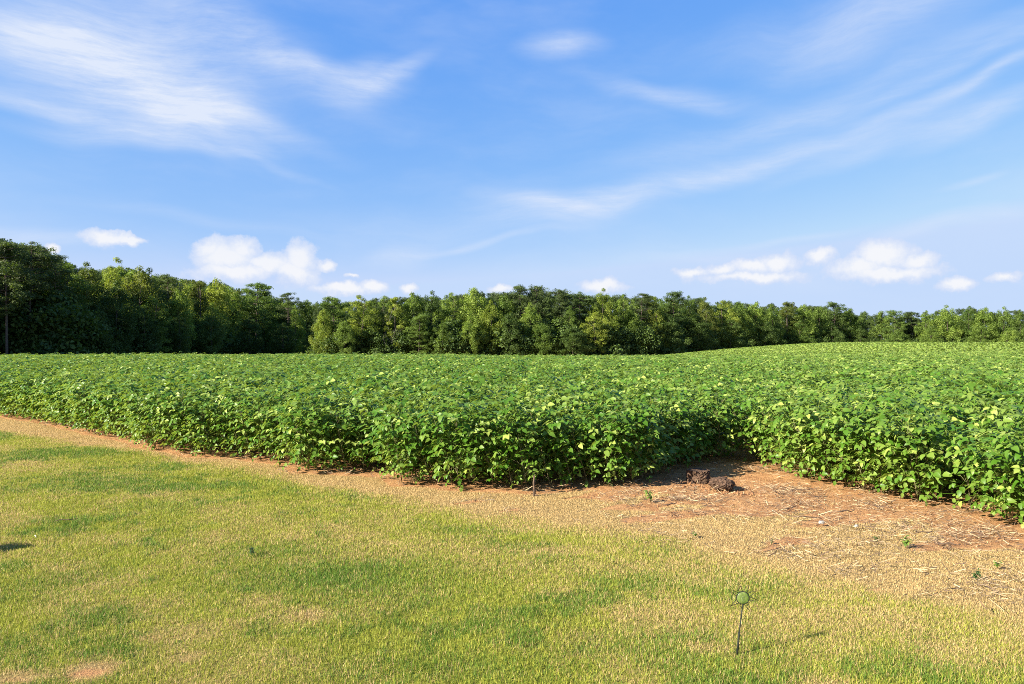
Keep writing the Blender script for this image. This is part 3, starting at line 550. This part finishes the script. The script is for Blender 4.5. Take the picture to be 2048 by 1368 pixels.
# ------------------------------------------------------------------ soybeans
SOY = leaf_material('soybean_leaf', (.060, .148, .010), (.315, .385, .08), trans=.34, rough=.42, spec=.25, under=(.20, .26, .08), yellow=(.48, .45, .07), field=True, vary=.16, sheen=.0)
STEM = plain_material('soybean_stem', (.10, .11, .04), (.19, .16, .08), 30, .8, .2)
srng = np.random.default_rng(21)
def leaflet(L, W, droop, fold, rng):
    s = np.array([0, .33, .68, 1.0]); M = np.stack([s * L, 0 * s, -droop * L * s ** 2], -1)
    def sd(sg): return np.array([[.12 * L, sg * W * .36, fold * W * .7], [.36 * L, sg * W * .5, fold * W - droop * L * .13 + rng.normal(0, .06) * W], [.72 * L, sg * W * .33, fold * W * .7 - droop * L * .5 + rng.normal(0, .06) * W]])
    co = np.concatenate([M, sd(1), sd(-1)])
    tri = [(0, 1, 4), (1, 5, 4), (1, 2, 5), (2, 6, 5), (2, 3, 6), (0, 7, 1), (1, 7, 8), (1, 8, 2), (2, 8, 9), (2, 9, 3)]
    return co, tri
def rotm(ax, a):
    return np.array(Matrix.Rotation(a, 3, ax))
def trifoliate(rng, rise, plen, tilt):
    """a compound soybean leaf: stalk from the stem at the origin going out along x, three leaflets at its end"""
    e = np.array([plen * math.cos(rise), 0, plen * math.sin(rise)]); V = []; T = []; n = 0
    side = .0022
    V.append(np.array([[0, -side, 0], [0, side, 0], [0, 0, side * 1.6], e + (0, -side, 0), e + (0, side, 0), e + (0, 0, side * 1.6)])); T += [(0, 1, 4), (0, 4, 3), (1, 2, 5), (1, 5, 4), (2, 0, 3), (2, 3, 5)]; n = 6
    for ang, off, k in ((0, .035, 1.08), (1.25, .004, .95), (-1.25, .004, .95)):
        L = rng.uniform(.054, .079) * k; W = L * rng.uniform(.62, .76); co, tri = leaflet(L, W, rng.uniform(.12, .5), rng.uniform(.05, .22), rng)
        co = co + (off, 0, 0); co = co @ rotm('X', rng.normal(0, .42)).T; co = co @ rotm('Z', ang + rng.normal(0, .2)).T; co = co @ rotm('Y', tilt + rng.normal(0, .34)).T; co = co @ rotm('X', rng.normal(0, .32)).T
        V.append(co + e); T += [tuple(i + n for i in t) for t in tri]; n += 10
    return np.concatenate(V), np.array(T)
LEAFK = [trifoliate(srng, r, p, t) for r, p, t in ((.75, .17, .15), (.5, .21, .35), (.95, .15, .0), (.3, .19, .5), (.1, .15, .7), (.0, .13, .8), (1.1, .18, .25), (.55, .14, .3), (.8, .19, -.25), (.6, .16, -.1))]
LEAFK_M = []
for co, t in LEAFK:
    LEAFK_M.append([mesh_np('leaf', co, t, None, {'rnd': np.full(len(co), v)}, [SOY]) for v in (.02, .14, .34, .85, 1.6)])
def soy_plan(rng, H, nleaf, yellow=.012):
    """where the leaves of one plant sit: kind, height on stem, azimuth, scale, shade"""
    out = []; a = rng.uniform(0, 6.28)
    for i in range(nleaf):
        t = (i + rng.random()) / nleaf; t = .07 + .93 * t ** .8; a += 2.4 + rng.normal(0, .4)
        if t > .8: k = rng.choice([0, 2, 6, 8, 1, 9])
        elif t > .45: k = rng.choice([0, 1, 3, 7, 6, 9, 8])
        else: k = rng.choice([3, 4, 5, 9, 7])
        sc = rng.uniform(.8, 1.2) * (1.0 if t > .25 else .85)
        sh = 4 if rng.random() < yellow * (3 if t < .5 else 1) else rng.choice([0, 1, 2, 3], p=[.32, .32, .25, .11])  # palest tone stands in for sunlit highlights and pale undersides
        br = rng.uniform(0, .12) * (1 if t > .15 else .3); out.append((k, t * H * .86, a, sc, sh, br))
    return out
def plan_matrix(lf, bend):
    k, z, a, sc, sh, br = lf; R3 = rotm('Z', a) * sc; p = np.array([math.cos(a) * br + bend[0] * z * z, math.sin(a) * br + bend[1] * z * z, z]); return R3, p
def stem_mesh(H, bend, plan, rng):
    b = MB(); b.tube([(bend[0] * z * z, bend[1] * z * z, z) for z in np.linspace(-.03, H * .9, 5)], [.0055, .005, .004, .003, .0015], 5)
    for lf in plan[::3]:
        _, p = plan_matrix(lf, bend); z0 = max(0.0, p[2] - .10); b.tube([(bend[0] * z0 * z0, bend[1] * z0 * z0, z0), tuple(p)], [.003, .0018], 4, False)
    return b.mesh('stem', [STEM])
def foliage_mesh(plan, bend):
    V = []; T = []; rn = []; n = 0; sh = (.02, .14, .34, .85, 1.6)
    for lf in plan:
        co, t = LEAFK[lf[0]]; R3, p = plan_matrix(lf, bend); V.append(co @ R3.T + p); T.append(t + n); n += len(co); rn.append(np.full(len(co), sh[lf[4]]))
    return mesh_np('foliage', np.concatenate(V), np.concatenate(T), None, {'rnd': np.concatenate(rn)}, [SOY])
PLANTS = []
for i in range(10):
    H = srng.uniform(.92, 1.05); plan = soy_plan(srng, H, 72, .010 if i in (3, 7) else .0); bend = srng.normal(0, .07, 2)
    PLANTS.append((H, plan, bend, stem_mesh(H, bend, plan, srng), foliage_mesh(plan, bend)))
def low_plant(seed):
    """a far plant: fewer, broader leaves"""
    rng = np.random.default_rng(seed); V = []; T = []; rn = []; n = 0
    for i in range(26):
        co, tri = leaflet(rng.uniform(.16, .22), rng.uniform(.13, .17), .3, .12, rng); a = rng.uniform(0, 6.28); co = co @ rotm('X', rng.normal(0, .5)).T @ rotm('Y', rng.normal(.25, .4)).T @ rotm('Z', a).T
        r = rng.uniform(0, .28); co = co + (r * math.cos(a), r * math.sin(a), rng.uniform(.55, 1.0)); V.append(co); T.append(np.array(tri) + n); n += 10; rn.append(np.full(10, rng.choice([.02, .14, .34, .85])))
    return mesh_np('far_plant', np.concatenate(V), np.concatenate(T), None, {'rnd': np.concatenate(rn)}, [SOY])
def whole_plant(i):
    H, plan, bend, st, fo = PLANTS[i]; me = fo.copy(); return me
LEAN = Matrix.Rotation(math.radians(12), 3, Vector((-sv.y, sv.x, 0)))       # the crop turns its leaves towards the sun
def sunward(tx, ty, rz):
    n = len(rz); ca, sa, cb, sb, cz, sz = np.cos(tx), np.sin(tx), np.cos(ty), np.sin(ty), np.cos(rz), np.sin(rz); o = np.zeros(n)
    Rx = np.stack([o + 1, o, o, o, ca, -sa, o, sa, ca], -1).reshape(-1, 3, 3); Ry = np.stack([cb, o, sb, o, o + 1, o, -sb, o, cb], -1).reshape(-1, 3, 3); Rz = np.stack([cz, -sz, o, sz, cz, o, o, o, o + 1], -1).reshape(-1, 3, 3)
    M = np.array(LEAN)[None] @ Ry @ Rx @ Rz
    return np.stack([np.arctan2(M[:, 2, 1], M[:, 2, 2]), -np.arcsin(np.clip(M[:, 2, 0], -1, 1)), np.arctan2(M[:, 1, 0], M[:, 0, 0])], -1)
def build_soy():
    # near field: a jittered grid of plants
    def grid(x0, x1, y0, y1, step):
        xs = np.arange(x0, x1, step); ys = np.arange(y0, y1, step); X, Y = np.meshgrid(xs, ys); X = X.ravel() + srng.uniform(-.42, .42, X.size) * step; Y = Y.ravel() + srng.uniform(-.42, .42, Y.size) * step
        return X, Y
    # plants that line the very edge
    ex, ey = [], []
    L = EDGE[1:-2]; seg = np.hypot(*(L[1:] - L[:-1]).T); cum = np.concatenate([[0], np.cumsum(seg)])
    for s in np.arange(0, cum[-1], .21): ex.append(np.interp(s, cum, L[:, 0])); ey.append(np.interp(s, cum, L[:, 1]))
    ex = np.array(ex); ey = np.array(ey); nx, ny = np.zeros_like(ex), np.zeros_like(ex)
    for k, (dx, dy) in enumerate([(math.cos(a), math.sin(a)) for a in np.linspace(0, 2 * math.pi, 16, endpoint=False)]):
        ins = inside(POLY, ex + .3 * dx, ey + .3 * dy); nx += ins * dx; ny += ins * dy
    nn = np.hypot(nx, ny) + 1e-6; off = srng.uniform(.16, .32, len(ex)); ex = ex + nx / nn * off; ey = ey + ny / nn * off
    X, Y = grid(-26, 18, 2.0, 19, .31); X2, Y2 = grid(-50, 52, 19, 52, .36)
    d = pdist(EDGE, X, Y); ok = inside(POLY, X, Y) & (d > .36); X, Y = X[ok], Y[ok]
    ok2 = inside(POLY, X2, Y2) & (pdist(EDGE, X2, Y2) > .36); X2, Y2 = X2[ok2], Y2[ok2]
    A = np.concatenate([np.stack([ex, ey], -1), np.stack([X, Y], -1), np.stack([X2, Y2], -1)])
    A = A[(np.abs(A[:, 0] / A[:, 1]) < 1.0) & (A[:, 1] > 2.5)]
    # keep a thin seam between the two sowings, running away from the notch
    seam = np.array([G(1484, 921), (3.75, 11.5), (4.9, 14.5), (6.4, 18)]); sdm = pdist(seam, A[:, 0], A[:, 1]); A = A[sdm > .17 - .006 * A[:, 1]]
    de = pdist(EDGE, A[:, 0], A[:, 1]); u = A[:, 0] / A[:, 1]
    score = A[:, 1] + 2.6 * de + np.where(np.abs(u) > .76, 100, 0)
    order = np.argsort(score); near = order[:300]; rest = order[300:]
    # the 300 that show largest stand as plants of their own
    for rank, i in enumerate(near):
        x, y = A[i]; v = int(srng.integers(len(PLANTS))); H, plan, bend, st, fo = PLANTS[v]; px = 1024 + F * x / y
        root = bpy.data.objects.new('soybean_plant', None); COL.objects.link(root); root.empty_display_size = .1
        s = srng.uniform(.86, 1.06) * (.92 if de[i] < .3 else 1.0); root.location = (x, y, -.01); root.rotation_euler = sunward(srng.normal(0, .06, 1), srng.normal(0, .06, 1), srng.uniform(0, 6.28, 1))[0]; root.scale = (s * 1.05, s * 1.05, s)
        link('stem', st, root)
        if rank in LEAFY(de, near, y, A):
            for lf in plan:
                R3, p = plan_matrix(lf, bend); o = bpy.data.objects.new('leaf', LEAFK_M[lf[0]][lf[4]]); COL.objects.link(o); o.parent = root; o.location = p; o.rotation_euler = (0, 0, lf[2]); o.scale = (lf[3],) * 3
        else: link('foliage', fo, root)
        front = de[i] < .3
        if px < 560: w = 'green soybean plant ' + ('on the outer edge above the straw strip, far stretch of the crop' if front else 'just inside the far stretch of the crop edge')
        elif px < 900: w = 'green soybean plant ' + ('on the outer edge where the crop steps along the lawn' if front else 'just inside the stepped crop edge along the lawn')
        elif px < 1290: w = 'green soybean plant ' + ('on the outer edge at the crop corner nearest the middle' if front else 'just inside the crop corner nearest the middle')
        elif px < 1485: w = 'shaded green soybean plant ' + ('on the edge beside the two dirt clods' if front else 'inside the crop behind the two dirt clods')
        elif px < 1760: w = 'green soybean plant ' + ('on the edge along the bare red soil past the notch' if front else 'inside the crop block past the soil notch')
        else: w = 'tall green soybean plant ' + ('on the edge at the near corner of the right block' if front else 'inside the near corner of the right block')
        tag(root, w, 'soybean plant', w.replace('soybean plant', 'soybean plants'))
    pts = []; rot = []; scl = []; pick = []
    P = A[rest]; z = terrain(P[:, 0], P[:, 1]); n = len(P)
    s = srng.uniform(.80, 1.1, n) * (1 + .22 * (fbm(P[:, 0] * .5, P[:, 1] * .5, 61, 3) - .5))
    pts.append(np.stack([P[:, 0], P[:, 1], z - .01], -1)); rot.append(sunward(srng.normal(0, .07, n), srng.normal(0, .07, n), srng.uniform(0, 6.28, n))); w = s * np.where(P[:, 1] > 19, 1.15, 1.05); scl.append(np.stack([w, w, s], -1)); pick.append(srng.integers(0, 10, n))
    # beyond fifty metres
    X, Y = grid(-84, 130, 52, 112, .55); X3, Y3 = grid(-84, 200, 112, 185, .85); sc3 = np.concatenate([np.full(X.size, 1.0), np.full(X3.size, 1.5)]); X = np.concatenate([X, X3]); Y = np.concatenate([Y, Y3])
    ok = inside(POLY, X, Y) & (np.abs(X / Y) < .95); X, Y, sc3 = X[ok], Y[ok], sc3[ok]; n = len(X); s = srng.uniform(.92, 1.06, n)
    pts.append(np.stack([X, Y, terrain(X, Y)], -1)); rot.append(sunward(0 * X, 0 * X, srng.uniform(0, 6.28, n))); scl.append(np.stack([s * 1.2 * sc3, s * 1.2 * sc3, s], -1)); pick.append(srng.integers(10, 13, n))
    o = scatter('soybean_field', np.concatenate(pts), np.concatenate(rot), np.concatenate(scl), np.concatenate(pick), [whole_plant(i) for i in range(10)] + [low_plant(900 + i) for i in range(3)])
    tag(o, 'dense green soybean crop covering the field to the wood', 'soybean crop', kind='stuff')
    print('soy plants', len(near), 'mass', sum(len(p) for p in pts))
_leafy = None
def LEAFY(de, near, y, A):
    """the plants in the open front whose leaves can be told apart one by one"""
    global _leafy
    if _leafy is None:
        front = [r for r, i in enumerate(near) if de[i] < .3]; front.sort(key=lambda r: A[near[r]][1]); _leafy = set(front[:38])
    return _leafy
build_soy()

# ------------------------------------------------------------------ small things
METAL = plain_material('dark_bronze_wire', (.012, .015, .010), (.03, .034, .024), 60, .8, .1, .15)
def disc_material():
    m, g, out = material('green_weathered_glass'); tc = g.node('ShaderNodeTexCoord'); n = g.noise(tc.outputs['Object'], 60, 5, .6)
    b = g.node('ShaderNodeBsdfPrincipled'); g.put(b.inputs['Base Color'], g.mix(g.ramp(n, .35, .7), (.20, .25, .08, 1), (.28, .34, .12, 1))); b.inputs['Roughness'].default_value = .4
    tr = g.node('ShaderNodeBsdfTransparent'); tr.inputs[0].default_value = (.75, .9, .6, 1); mx = g.node('ShaderNodeMixShader'); mx.inputs[0].default_value = .6
    g.l.new(b.outputs[0], mx.inputs[1]); g.l.new(tr.outputs[0], mx.inputs[2]); g.l.new(mx.outputs[0], out.inputs[0]); return m
def sun_stake():
    bx, by = G(1474, 1302); root = bpy.data.objects.new('garden_stake', None); COL.objects.link(root); root.location = (bx, by, 0); root.empty_display_size = .1
    k = by / F; cx, cz = (1485 - 1474) * k, (1302 - 1195) * k; r = 12.6 * k
    b = MB(); b.tube([(-cx * .2, 0, -.05), (cx * .36, 0, cz * .36), (cx * .98, 0, cz - r)], [.0042, .0040, .0034], 8); pole = link('pole', b.mesh('pole', [METAL]), root)
    b = MB(); b.tube([(-cx * .08, 0, -.02), (cx * .36, 0, cz * .36)], [.0062, .0054], 8); link('sleeve', b.mesh('sleeve', [METAL]), pole)
    ang = np.linspace(0, 2 * math.pi, 33)
    b = MB(); b.tube([(cx + r * math.cos(a), 0, cz + r * math.sin(a)) for a in ang], .0026, 6, False); rim = b.mesh('rim', [METAL])
    b = MB(); rr = r * .985; n = 32
    co = [(cx + rr * f * math.cos(a), yy, cz + rr * f * math.sin(a)) for yy, f in ((-.0026, .0), (-.0024, .5), (-.0018, .99), (.0018, .99), (.0024, .5), (.0026, 0)) for a in ang[:-1]]
    b.add(co, (), [(j * n + i, j * n + (i + 1) % n, (j + 1) * n + (i + 1) % n, (j + 1) * n + i) for j in range(5) for i in range(n)]); disc = link('disc', b.mesh('disc', [disc_material()]), root)
    link('rim', rim, disc)
    b = MB(); b.tube([(cx + .006 * math.cos(a), -.0034, cz - .002 + .009 * math.sin(a)) for a in np.linspace(.8, 5.2, 10)], .0009, 5); link('curled_wire', b.mesh('curled_wire', [plain_material('pale_wire', (.3, .34, .2), (.4, .42, .3), 40, .5, .1)]), disc)
    for a, L in ((148, 2.75), (108, 2.65), (66, 2.55), (28, 2.3), (-9, 2.5), (-60, 2.6), (-148, 2.3), (-100, 1.6)):
        a = math.radians(a); tip = np.array([cx + r * L * math.cos(a), random.Random(L).uniform(-.006, .006), cz + r * L * math.sin(a)]); b = MB()
        p = [np.array([cx + r * math.cos(a + s), 0, cz + r * math.sin(a + s)]) for s in (.30, -.30)]
        m = [(p[j] * .45 + tip * .55) + np.array([math.cos(a + (1.57 if j == 0 else -1.57)), 0, math.sin(a + (1.57 if j == 0 else -1.57))]) * r * .06 for j in (0, 1)]
        b.tube([p[0], m[0], tip, m[1], p[1]], .0016, 5); link('sun_ray', b.mesh('sun_ray', [METAL]), root)
    tag(root, 'dark metal sun-shaped garden stake with round green glass disc on the lawn', 'garden stake')
sun_stake()
def clod(px, py, w, h, seed, label, drum):
    import bmesh
    x, y = G(px, py); rng = np.random.default_rng(seed); bm = bmesh.new(); bmesh.ops.create_icosphere(bm, subdivisions=5, radius=1)
    for v in bm.verts:
        c = v.co.copy(); a = math.atan2(c.y, c.x); r = math.hypot(c.x, c.y)
        if drum: zz = max(-1, min(1, c.z * 1.7)); rr = (1 if abs(c.z) < .55 else math.sqrt(max(0, 1 - ((abs(c.z) - .55) / .45) ** 2))); c = Vector((math.cos(a) * rr * (.95 - .05 * zz) * (1 if r > 0 else 0), math.sin(a) * rr * (.95 - .05 * zz), zz * (1 if rr > .2 else 1)))
        n = float(fbm(np.array(c.x * 2.2 + c.z * 1.7 + seed), np.array(c.y * 2.2 - c.z * 1.9), seed, 4)) - .5; n2 = float(fbm(np.array(a * 3.2), np.array(c.z * 1.2), seed + 9, 3)) - .5; n3 = float(fbm(np.array(c.x * 9 + c.z * 5), np.array(c.y * 9 + c.z * 6), seed + 5, 2)) - .5
        f = 1 + .30 * n + .24 * n2 + .18 * n3; v.co = Vector((c.x * w / 2 * f, c.y * w / 2 * f, (c.z * h / 2) * (1 + .35 * n + .12 * n3) + h / 2 - .025))
    me = bpy.data.meshes.new('dirt_clod'); bm.to_mesh(me); bm.free(); me.materials.append(CLOD)
    o = link('dirt_clod', me, None, (x, y + w / 2, 0), (0, 0, seed)); tag(o, label, 'dirt clod', 'dirt clods in the soil notch')
    return o
CLOD = plain_material('dark_matted_soil', (.040, .026, .018), (.135, .082, .053), 34, 1.0, 1.0, .1)
clod(1402, 966, .27, .15, 3, 'dark drum-shaped dirt clod further back in the soil notch', True)
clod(1450, 982, .27, .15, 8, 'dark brown dirt clod nearer the lawn, cracked on its side', False)

DRYST = plain_material('dry_stalk', (.20, .14, .08), (.40, .31, .19), 25, .9, .3)
DARKST = plain_material('rotted_stalk', (.05, .032, .022), (.15, .10, .065), 25, .95, .4)
def stub():
    x, y = G(1068, 990); b = MB(); b.tube([(0, 0, -.03), (.004, 0, .05), (-.003, .004, .13), (.004, 0, .21)], [.019, .014, .011, .008], 8); b.tube([(0, 0, .12), (.03, .01, .17)], [.006, .003], 5); b.tube([(.0, 0, .01), (.05, -.02, -.004)], [.012, .005], 6)
    o = link('stem_stub', b.mesh('stem_stub', [DARKST]), None, (x, y, 0)); tag(o, 'dark dead stem stub standing at the crop corner', 'stem stub')
stub()
def weed(px, py, size, seed, label, col):
    rng = np.random.default_rng(seed); x, y = G(px, py); root = bpy.data.objects.new('weed', None); COL.objects.link(root); root.location = (x, y, 0); root.empty_display_size = .05
    b = MB(); V = []; T = []; n = 0
    for i in range(4):
        a = rng.uniform(0, 6.28); e = np.array([math.cos(a) * size * .3, math.sin(a) * size * .3, size * rng.uniform(.5, .9)]); b.tube([(0, 0, -.01), e * (.4, .4, .6), e], [.002, .0016, .001], 4)
        for j in range(9):
            co, tri = leaflet(size * rng.uniform(.28, .42), size * rng.uniform(.13, .2), .3, .15, rng); aa = rng.uniform(0, 6.28); co = co @ rotm('Y', rng.normal(.1, .4)).T @ rotm('Z', aa).T + e * rng.uniform(.3, 1.0); V.append(co); T.append(np.array(tri) + n); n += 10
    link('stem', b.mesh('stem', [STEM]), root); link('foliage', mesh_np('foliage', np.concatenate(V), np.concatenate(T), None, {'rnd': rng.random(n // 10).repeat(10)}, [col]), root)
    tag(root, label, 'weed', 'small weeds on the bare soil and straw')
WEEDG = leaf_material('weed_leaf', (.07, .14, .02), (.17, .26, .04), trans=.3); WEEDD = leaf_material('dark_weed_leaf', (.03, .07, .015), (.08, .13, .03), trans=.3)
for a in [(1301, 1003, .13, 1, 'bright green weed on red soil near the crop corner', WEEDG), (1809, 1092, .10, 2, 'yellow-green weed seedling on the straw below the right block', WEEDG), (1390, 1072, .05, 3, 'tiny green weed in the straw below the dirt clods', WEEDG),
          (1752, 1082, .05, 4, 'low dark weed in the straw beside the yellow-green seedling', WEEDD), (1994, 1134, .07, 5, 'green weed on brown residue near the photo edge', WEEDG), (1951, 1156, .07, 6, 'dark green weed patch lowest on the brown residue', WEEDD), (1542, 1086, .04, 7, 'tiny dark weed in the straw strip below the notch', WEEDD), (504, 1110, .07, 8, 'dark star-shaped weed tuft in the open lawn', WEEDD)]: weed(*a)
def stick(name, px, py, length, rad, ang, mat, label, cat, group=None, seed=0):
    rng = np.random.default_rng(seed + 50); x, y = G(px, py); t = np.linspace(-.5, .5, 6)
    b = MB(); b.tube([(s * length * math.cos(ang) + rng.normal(0, .01) * length, s * length * math.sin(ang) + rng.normal(0, .03) * length, rad + .022 + abs(rng.normal(0, .01))) for s in t], np.array([.6, 1, 1, .95, .8, .45]) * rad, 6)
    o = link(name, b.mesh(name, [mat]), None, (x, y, 0)); tag(o, label, cat, group); return o
PALE = plain_material('bleached_wood', (.45, .37, .24), (.6, .52, .38), 30, .8, .2)
stick('twig', 133, 1046, .17, .004, .5, DARKST, 'thin brown twig lying on the lawn', 'twig', seed=1)
stick('twig', 72, 1080, .075, .0045, -.8, PALE, 'short pale stick on the lawn near the photo edge', 'twig', seed=2)
k = 0
for px, py, L, a in [(1530, 1030, .35, -.3), (1580, 1022, .28, .5), (1610, 1040, .4, -.15), (1735, 1012, .3, .4), (1760, 1020, .35, -.5), (1690, 1030, .3, .1), (1815, 1060, .3, -.4), (1850, 1072, .35, .2), (1895, 1098, .3, -.2), (1930, 1075, .4, -.35), (1640, 1000, .3, .2), (1600, 985, .35, -.1), (1560, 1000, .25, .7), (1420, 1020, .3, .0), (1340, 1015, .25, .4), (1960, 1110, .35, -.3)]:
    stick('corn_stalk_piece', px, py, L * .6, .003 + .0018 * (k % 3), a, DARKST if k % 3 else DRYST, 'broken dry stalk piece lying on the bare red soil', 'stalk', 'broken stalk pieces on the red soil', seed=10 + k); k += 1
def litter():
    """chaff, straw and rotted leaf bits strewn on the soil and the straw strip: nobody could count it"""
    N = 150000; y = R.uniform(4.2, 15.5, N); x = R.uniform(-.88, .88, N) * y; dry, soil, lush = masks(x, y); de = pdist(EDGE, x, y); ins = inside(POLY, x, y)
    band = fbm(x * 1.1 + y * .5, (y * 1.1 - x * .5) * 3.2, 171, 4); cl = fbm(x * 4, y * 4, 181, 3)
    w = np.clip(soil * (.12 + 1.6 * sstep(.45, .7, band) * sstep(.35, .6, cl)) + .5 * sstep(.8, 1, dry) * sstep(.0, .5, x / y + .05) * sstep(.5, .65, band), 0, 1) * np.where(ins, (de < .5) * .6, 1)
    CL = [(1365, 998, .10), (1573, 1021, .16), (1590, 1012, .14), (1733, 1014, .18), (1760, 1008, .16), (1811, 1057, .16), (1889, 1096, .2), (1850, 1040, .2), (1920, 1050, .2), (1640, 1000, .2), (1560, 985, .18), (1700, 1050, .2), (1500, 1040, .25), (1600, 1100, .3), (1750, 1110, .35), (1900, 1150, .35), (1420, 1000, .15), (1250, 1000, .2), (1330, 1070, .25), (1980, 1075, .2), (1990, 1170, .3)]
    for px, py, r in CL:
        X, Y = G(px, py); m = 150; xx = X + R.normal(0, r, m); yy = Y + R.normal(0, r * .8, m); x = np.append(x, xx); y = np.append(y, yy); w = np.append(w, np.full(m, 1.0)); soil = np.append(soil, np.ones(m))
    ok = (R.random(len(x)) < w) & ~(inside(POLY, x, y) & (pdist(EDGE, x, y) > .5)); x, y, soil = x[ok], y[ok], soil[ok]; n = len(x); L = R.uniform(.02, .11, n) * R.uniform(.4, 1.2, n); wd = R.uniform(.0012, .0036, n); a = R.normal(-.35, .9, n); up = np.abs(R.normal(0, .022, n)) + .004
    c = np.stack([x, y, terrain(x, y) + up], -1); t = np.stack([np.cos(a) * L / 2, np.sin(a) * L / 2, R.normal(0, .16, n) * L], -1); s = np.stack([-np.sin(a) * wd, np.cos(a) * wd, R.normal(0, .7, n) * wd], -1)
    co = np.stack([c - t - s * .6, c - t + s * .6, c + t + s * .4 + (0, 0, .002), c + t - s * .4], 1).reshape(-1, 3)
    tt = R.random(n)[:, None]; straw = np.array([.22, .15, .08]) * (1 - tt) + np.array([.42, .32, .18]) * tt; rot = np.array([.035, .022, .015]) * (1 - tt) + np.array([.14, .085, .05]) * tt
    col = np.where((R.random(n) < .45)[:, None], rot, straw); col = np.repeat(np.concatenate([col, np.ones((n, 1))], 1), 4, 0)
    mt, g, out = material('chaff'); at = g.node('ShaderNodeAttribute', attribute_name='tint'); d = g.node('ShaderNodeBsdfPrincipled'); g.l.new(at.outputs['Color'], d.inputs['Base Color']); d.inputs['Roughness'].default_value = .85; g.l.new(d.outputs[0], out.inputs[0])
    o = link('crop_litter', mesh_np('crop_litter', co, None, np.arange(4 * n).reshape(-1, 4), {'tint': col}, [mt])); tag(o, 'straw, chaff and rotted leaf bits strewn over the red soil', 'litter', kind='stuff')
    print('litter', n)
litter()
WHITE = plain_material('white_chip', (.27, .25, .21), (.36, .34, .3), 30, .6, .2)
for i, (px, py, s, lab) in enumerate([(1642, 1050, .028, 'white chip lying in the straw strip below the crop notch'), (1712, 1057, .02, 'smaller white chip in the straw, next along from the bigger one')]):
    x, y = G(px, py); b = MB(); r = random.Random(i); ring = [(math.cos(a) * s * r.uniform(.7, 1.2), math.sin(a) * s * .6 * r.uniform(.7, 1.2)) for a in np.linspace(0, 6.28, 9)[:-1]]
    co = [(p[0], p[1], .018) for p in ring] + [(p[0] * .8, p[1] * .8, .034 + r.uniform(-.003, .006)) for p in ring] + [(0, 0, .037)]
    b.add(co, [(8 + k, 8 + (k + 1) % 8, 16) for k in range(8)], [(k, (k + 1) % 8, 8 + (k + 1) % 8, 8 + k) for k in range(8)]); o = link('white_chip', b.mesh('white_chip', [WHITE], False), None, (x, y, 0)); tag(o, lab, 'chip', 'white chips in the straw')

def shadow_shrub():  # unseen shrub, added only for the shadow it casts on the lawn
    (co, q, rnd), b = shrub(577, .34, .36); root = bpy.data.objects.new('shadow_shrub', None); COL.objects.link(root); root.location = (-4.38, 5.22, -.01); root.empty_display_size = .1
    link('foliage', mesh_np('foliage', co, None, q, {'rnd': rnd}, [TONE_M['mid']]), root); link('stem', b.mesh('stem', [BARK]), root)
    tag(root, 'low leafy shrub added out of view to cast a shadow on the lawn', 'shrub')
shadow_shrub()

def crumbs():
    """loose crumbs of earth on the bare soil: nobody could count them"""
    N = 2600; x = R.uniform(-1, 6.5, N); y = R.uniform(4.6, 9.2, N); dry, soil, lush = masks(x, y); ok = (R.random(N) < soil * .8) & ~(inside(POLY, x, y) & (pdist(EDGE, x, y) > .4)); x, y = x[ok], y[ok]; big = np.zeros(len(x))
    for px, py in ((1402, 966), (1450, 982)):
        X, Y = G(px, py); x = np.append(x, X + R.normal(0, .2, 90)); y = np.append(y, Y + .1 + R.normal(0, .16, 90)); big = np.append(big, np.ones(90))
    n = len(x); r = R.uniform(.003, .011, n) * (1 + big * .9); o = np.array([[1, 0, 0], [0, 1, 0], [-1, 0, 0], [0, -1, 0], [0, 0, 1.]]); V = np.stack([x, y, 0 * x], -1)[:, None] + o[None] * r[:, None, None] * R.uniform(.6, 1.3, (n, 5, 1)); V[:, :4, 2] -= .012
    T = np.array([[0, 1, 4], [1, 2, 4], [2, 3, 4], [3, 0, 4]])[None] + 5 * np.arange(n)[:, None, None]
    ob = link('soil_crumbs', mesh_np('soil_crumbs', V.reshape(-1, 3), T.reshape(-1, 3), None, None, [plain_material('crumb_earth', (.10, .055, .03), (.36, .18, .08), 3, .95, .2, .1)])); tag(ob, 'small crumbs of earth scattered on the bare soil', 'soil crumbs', kind='stuff')
crumbs()
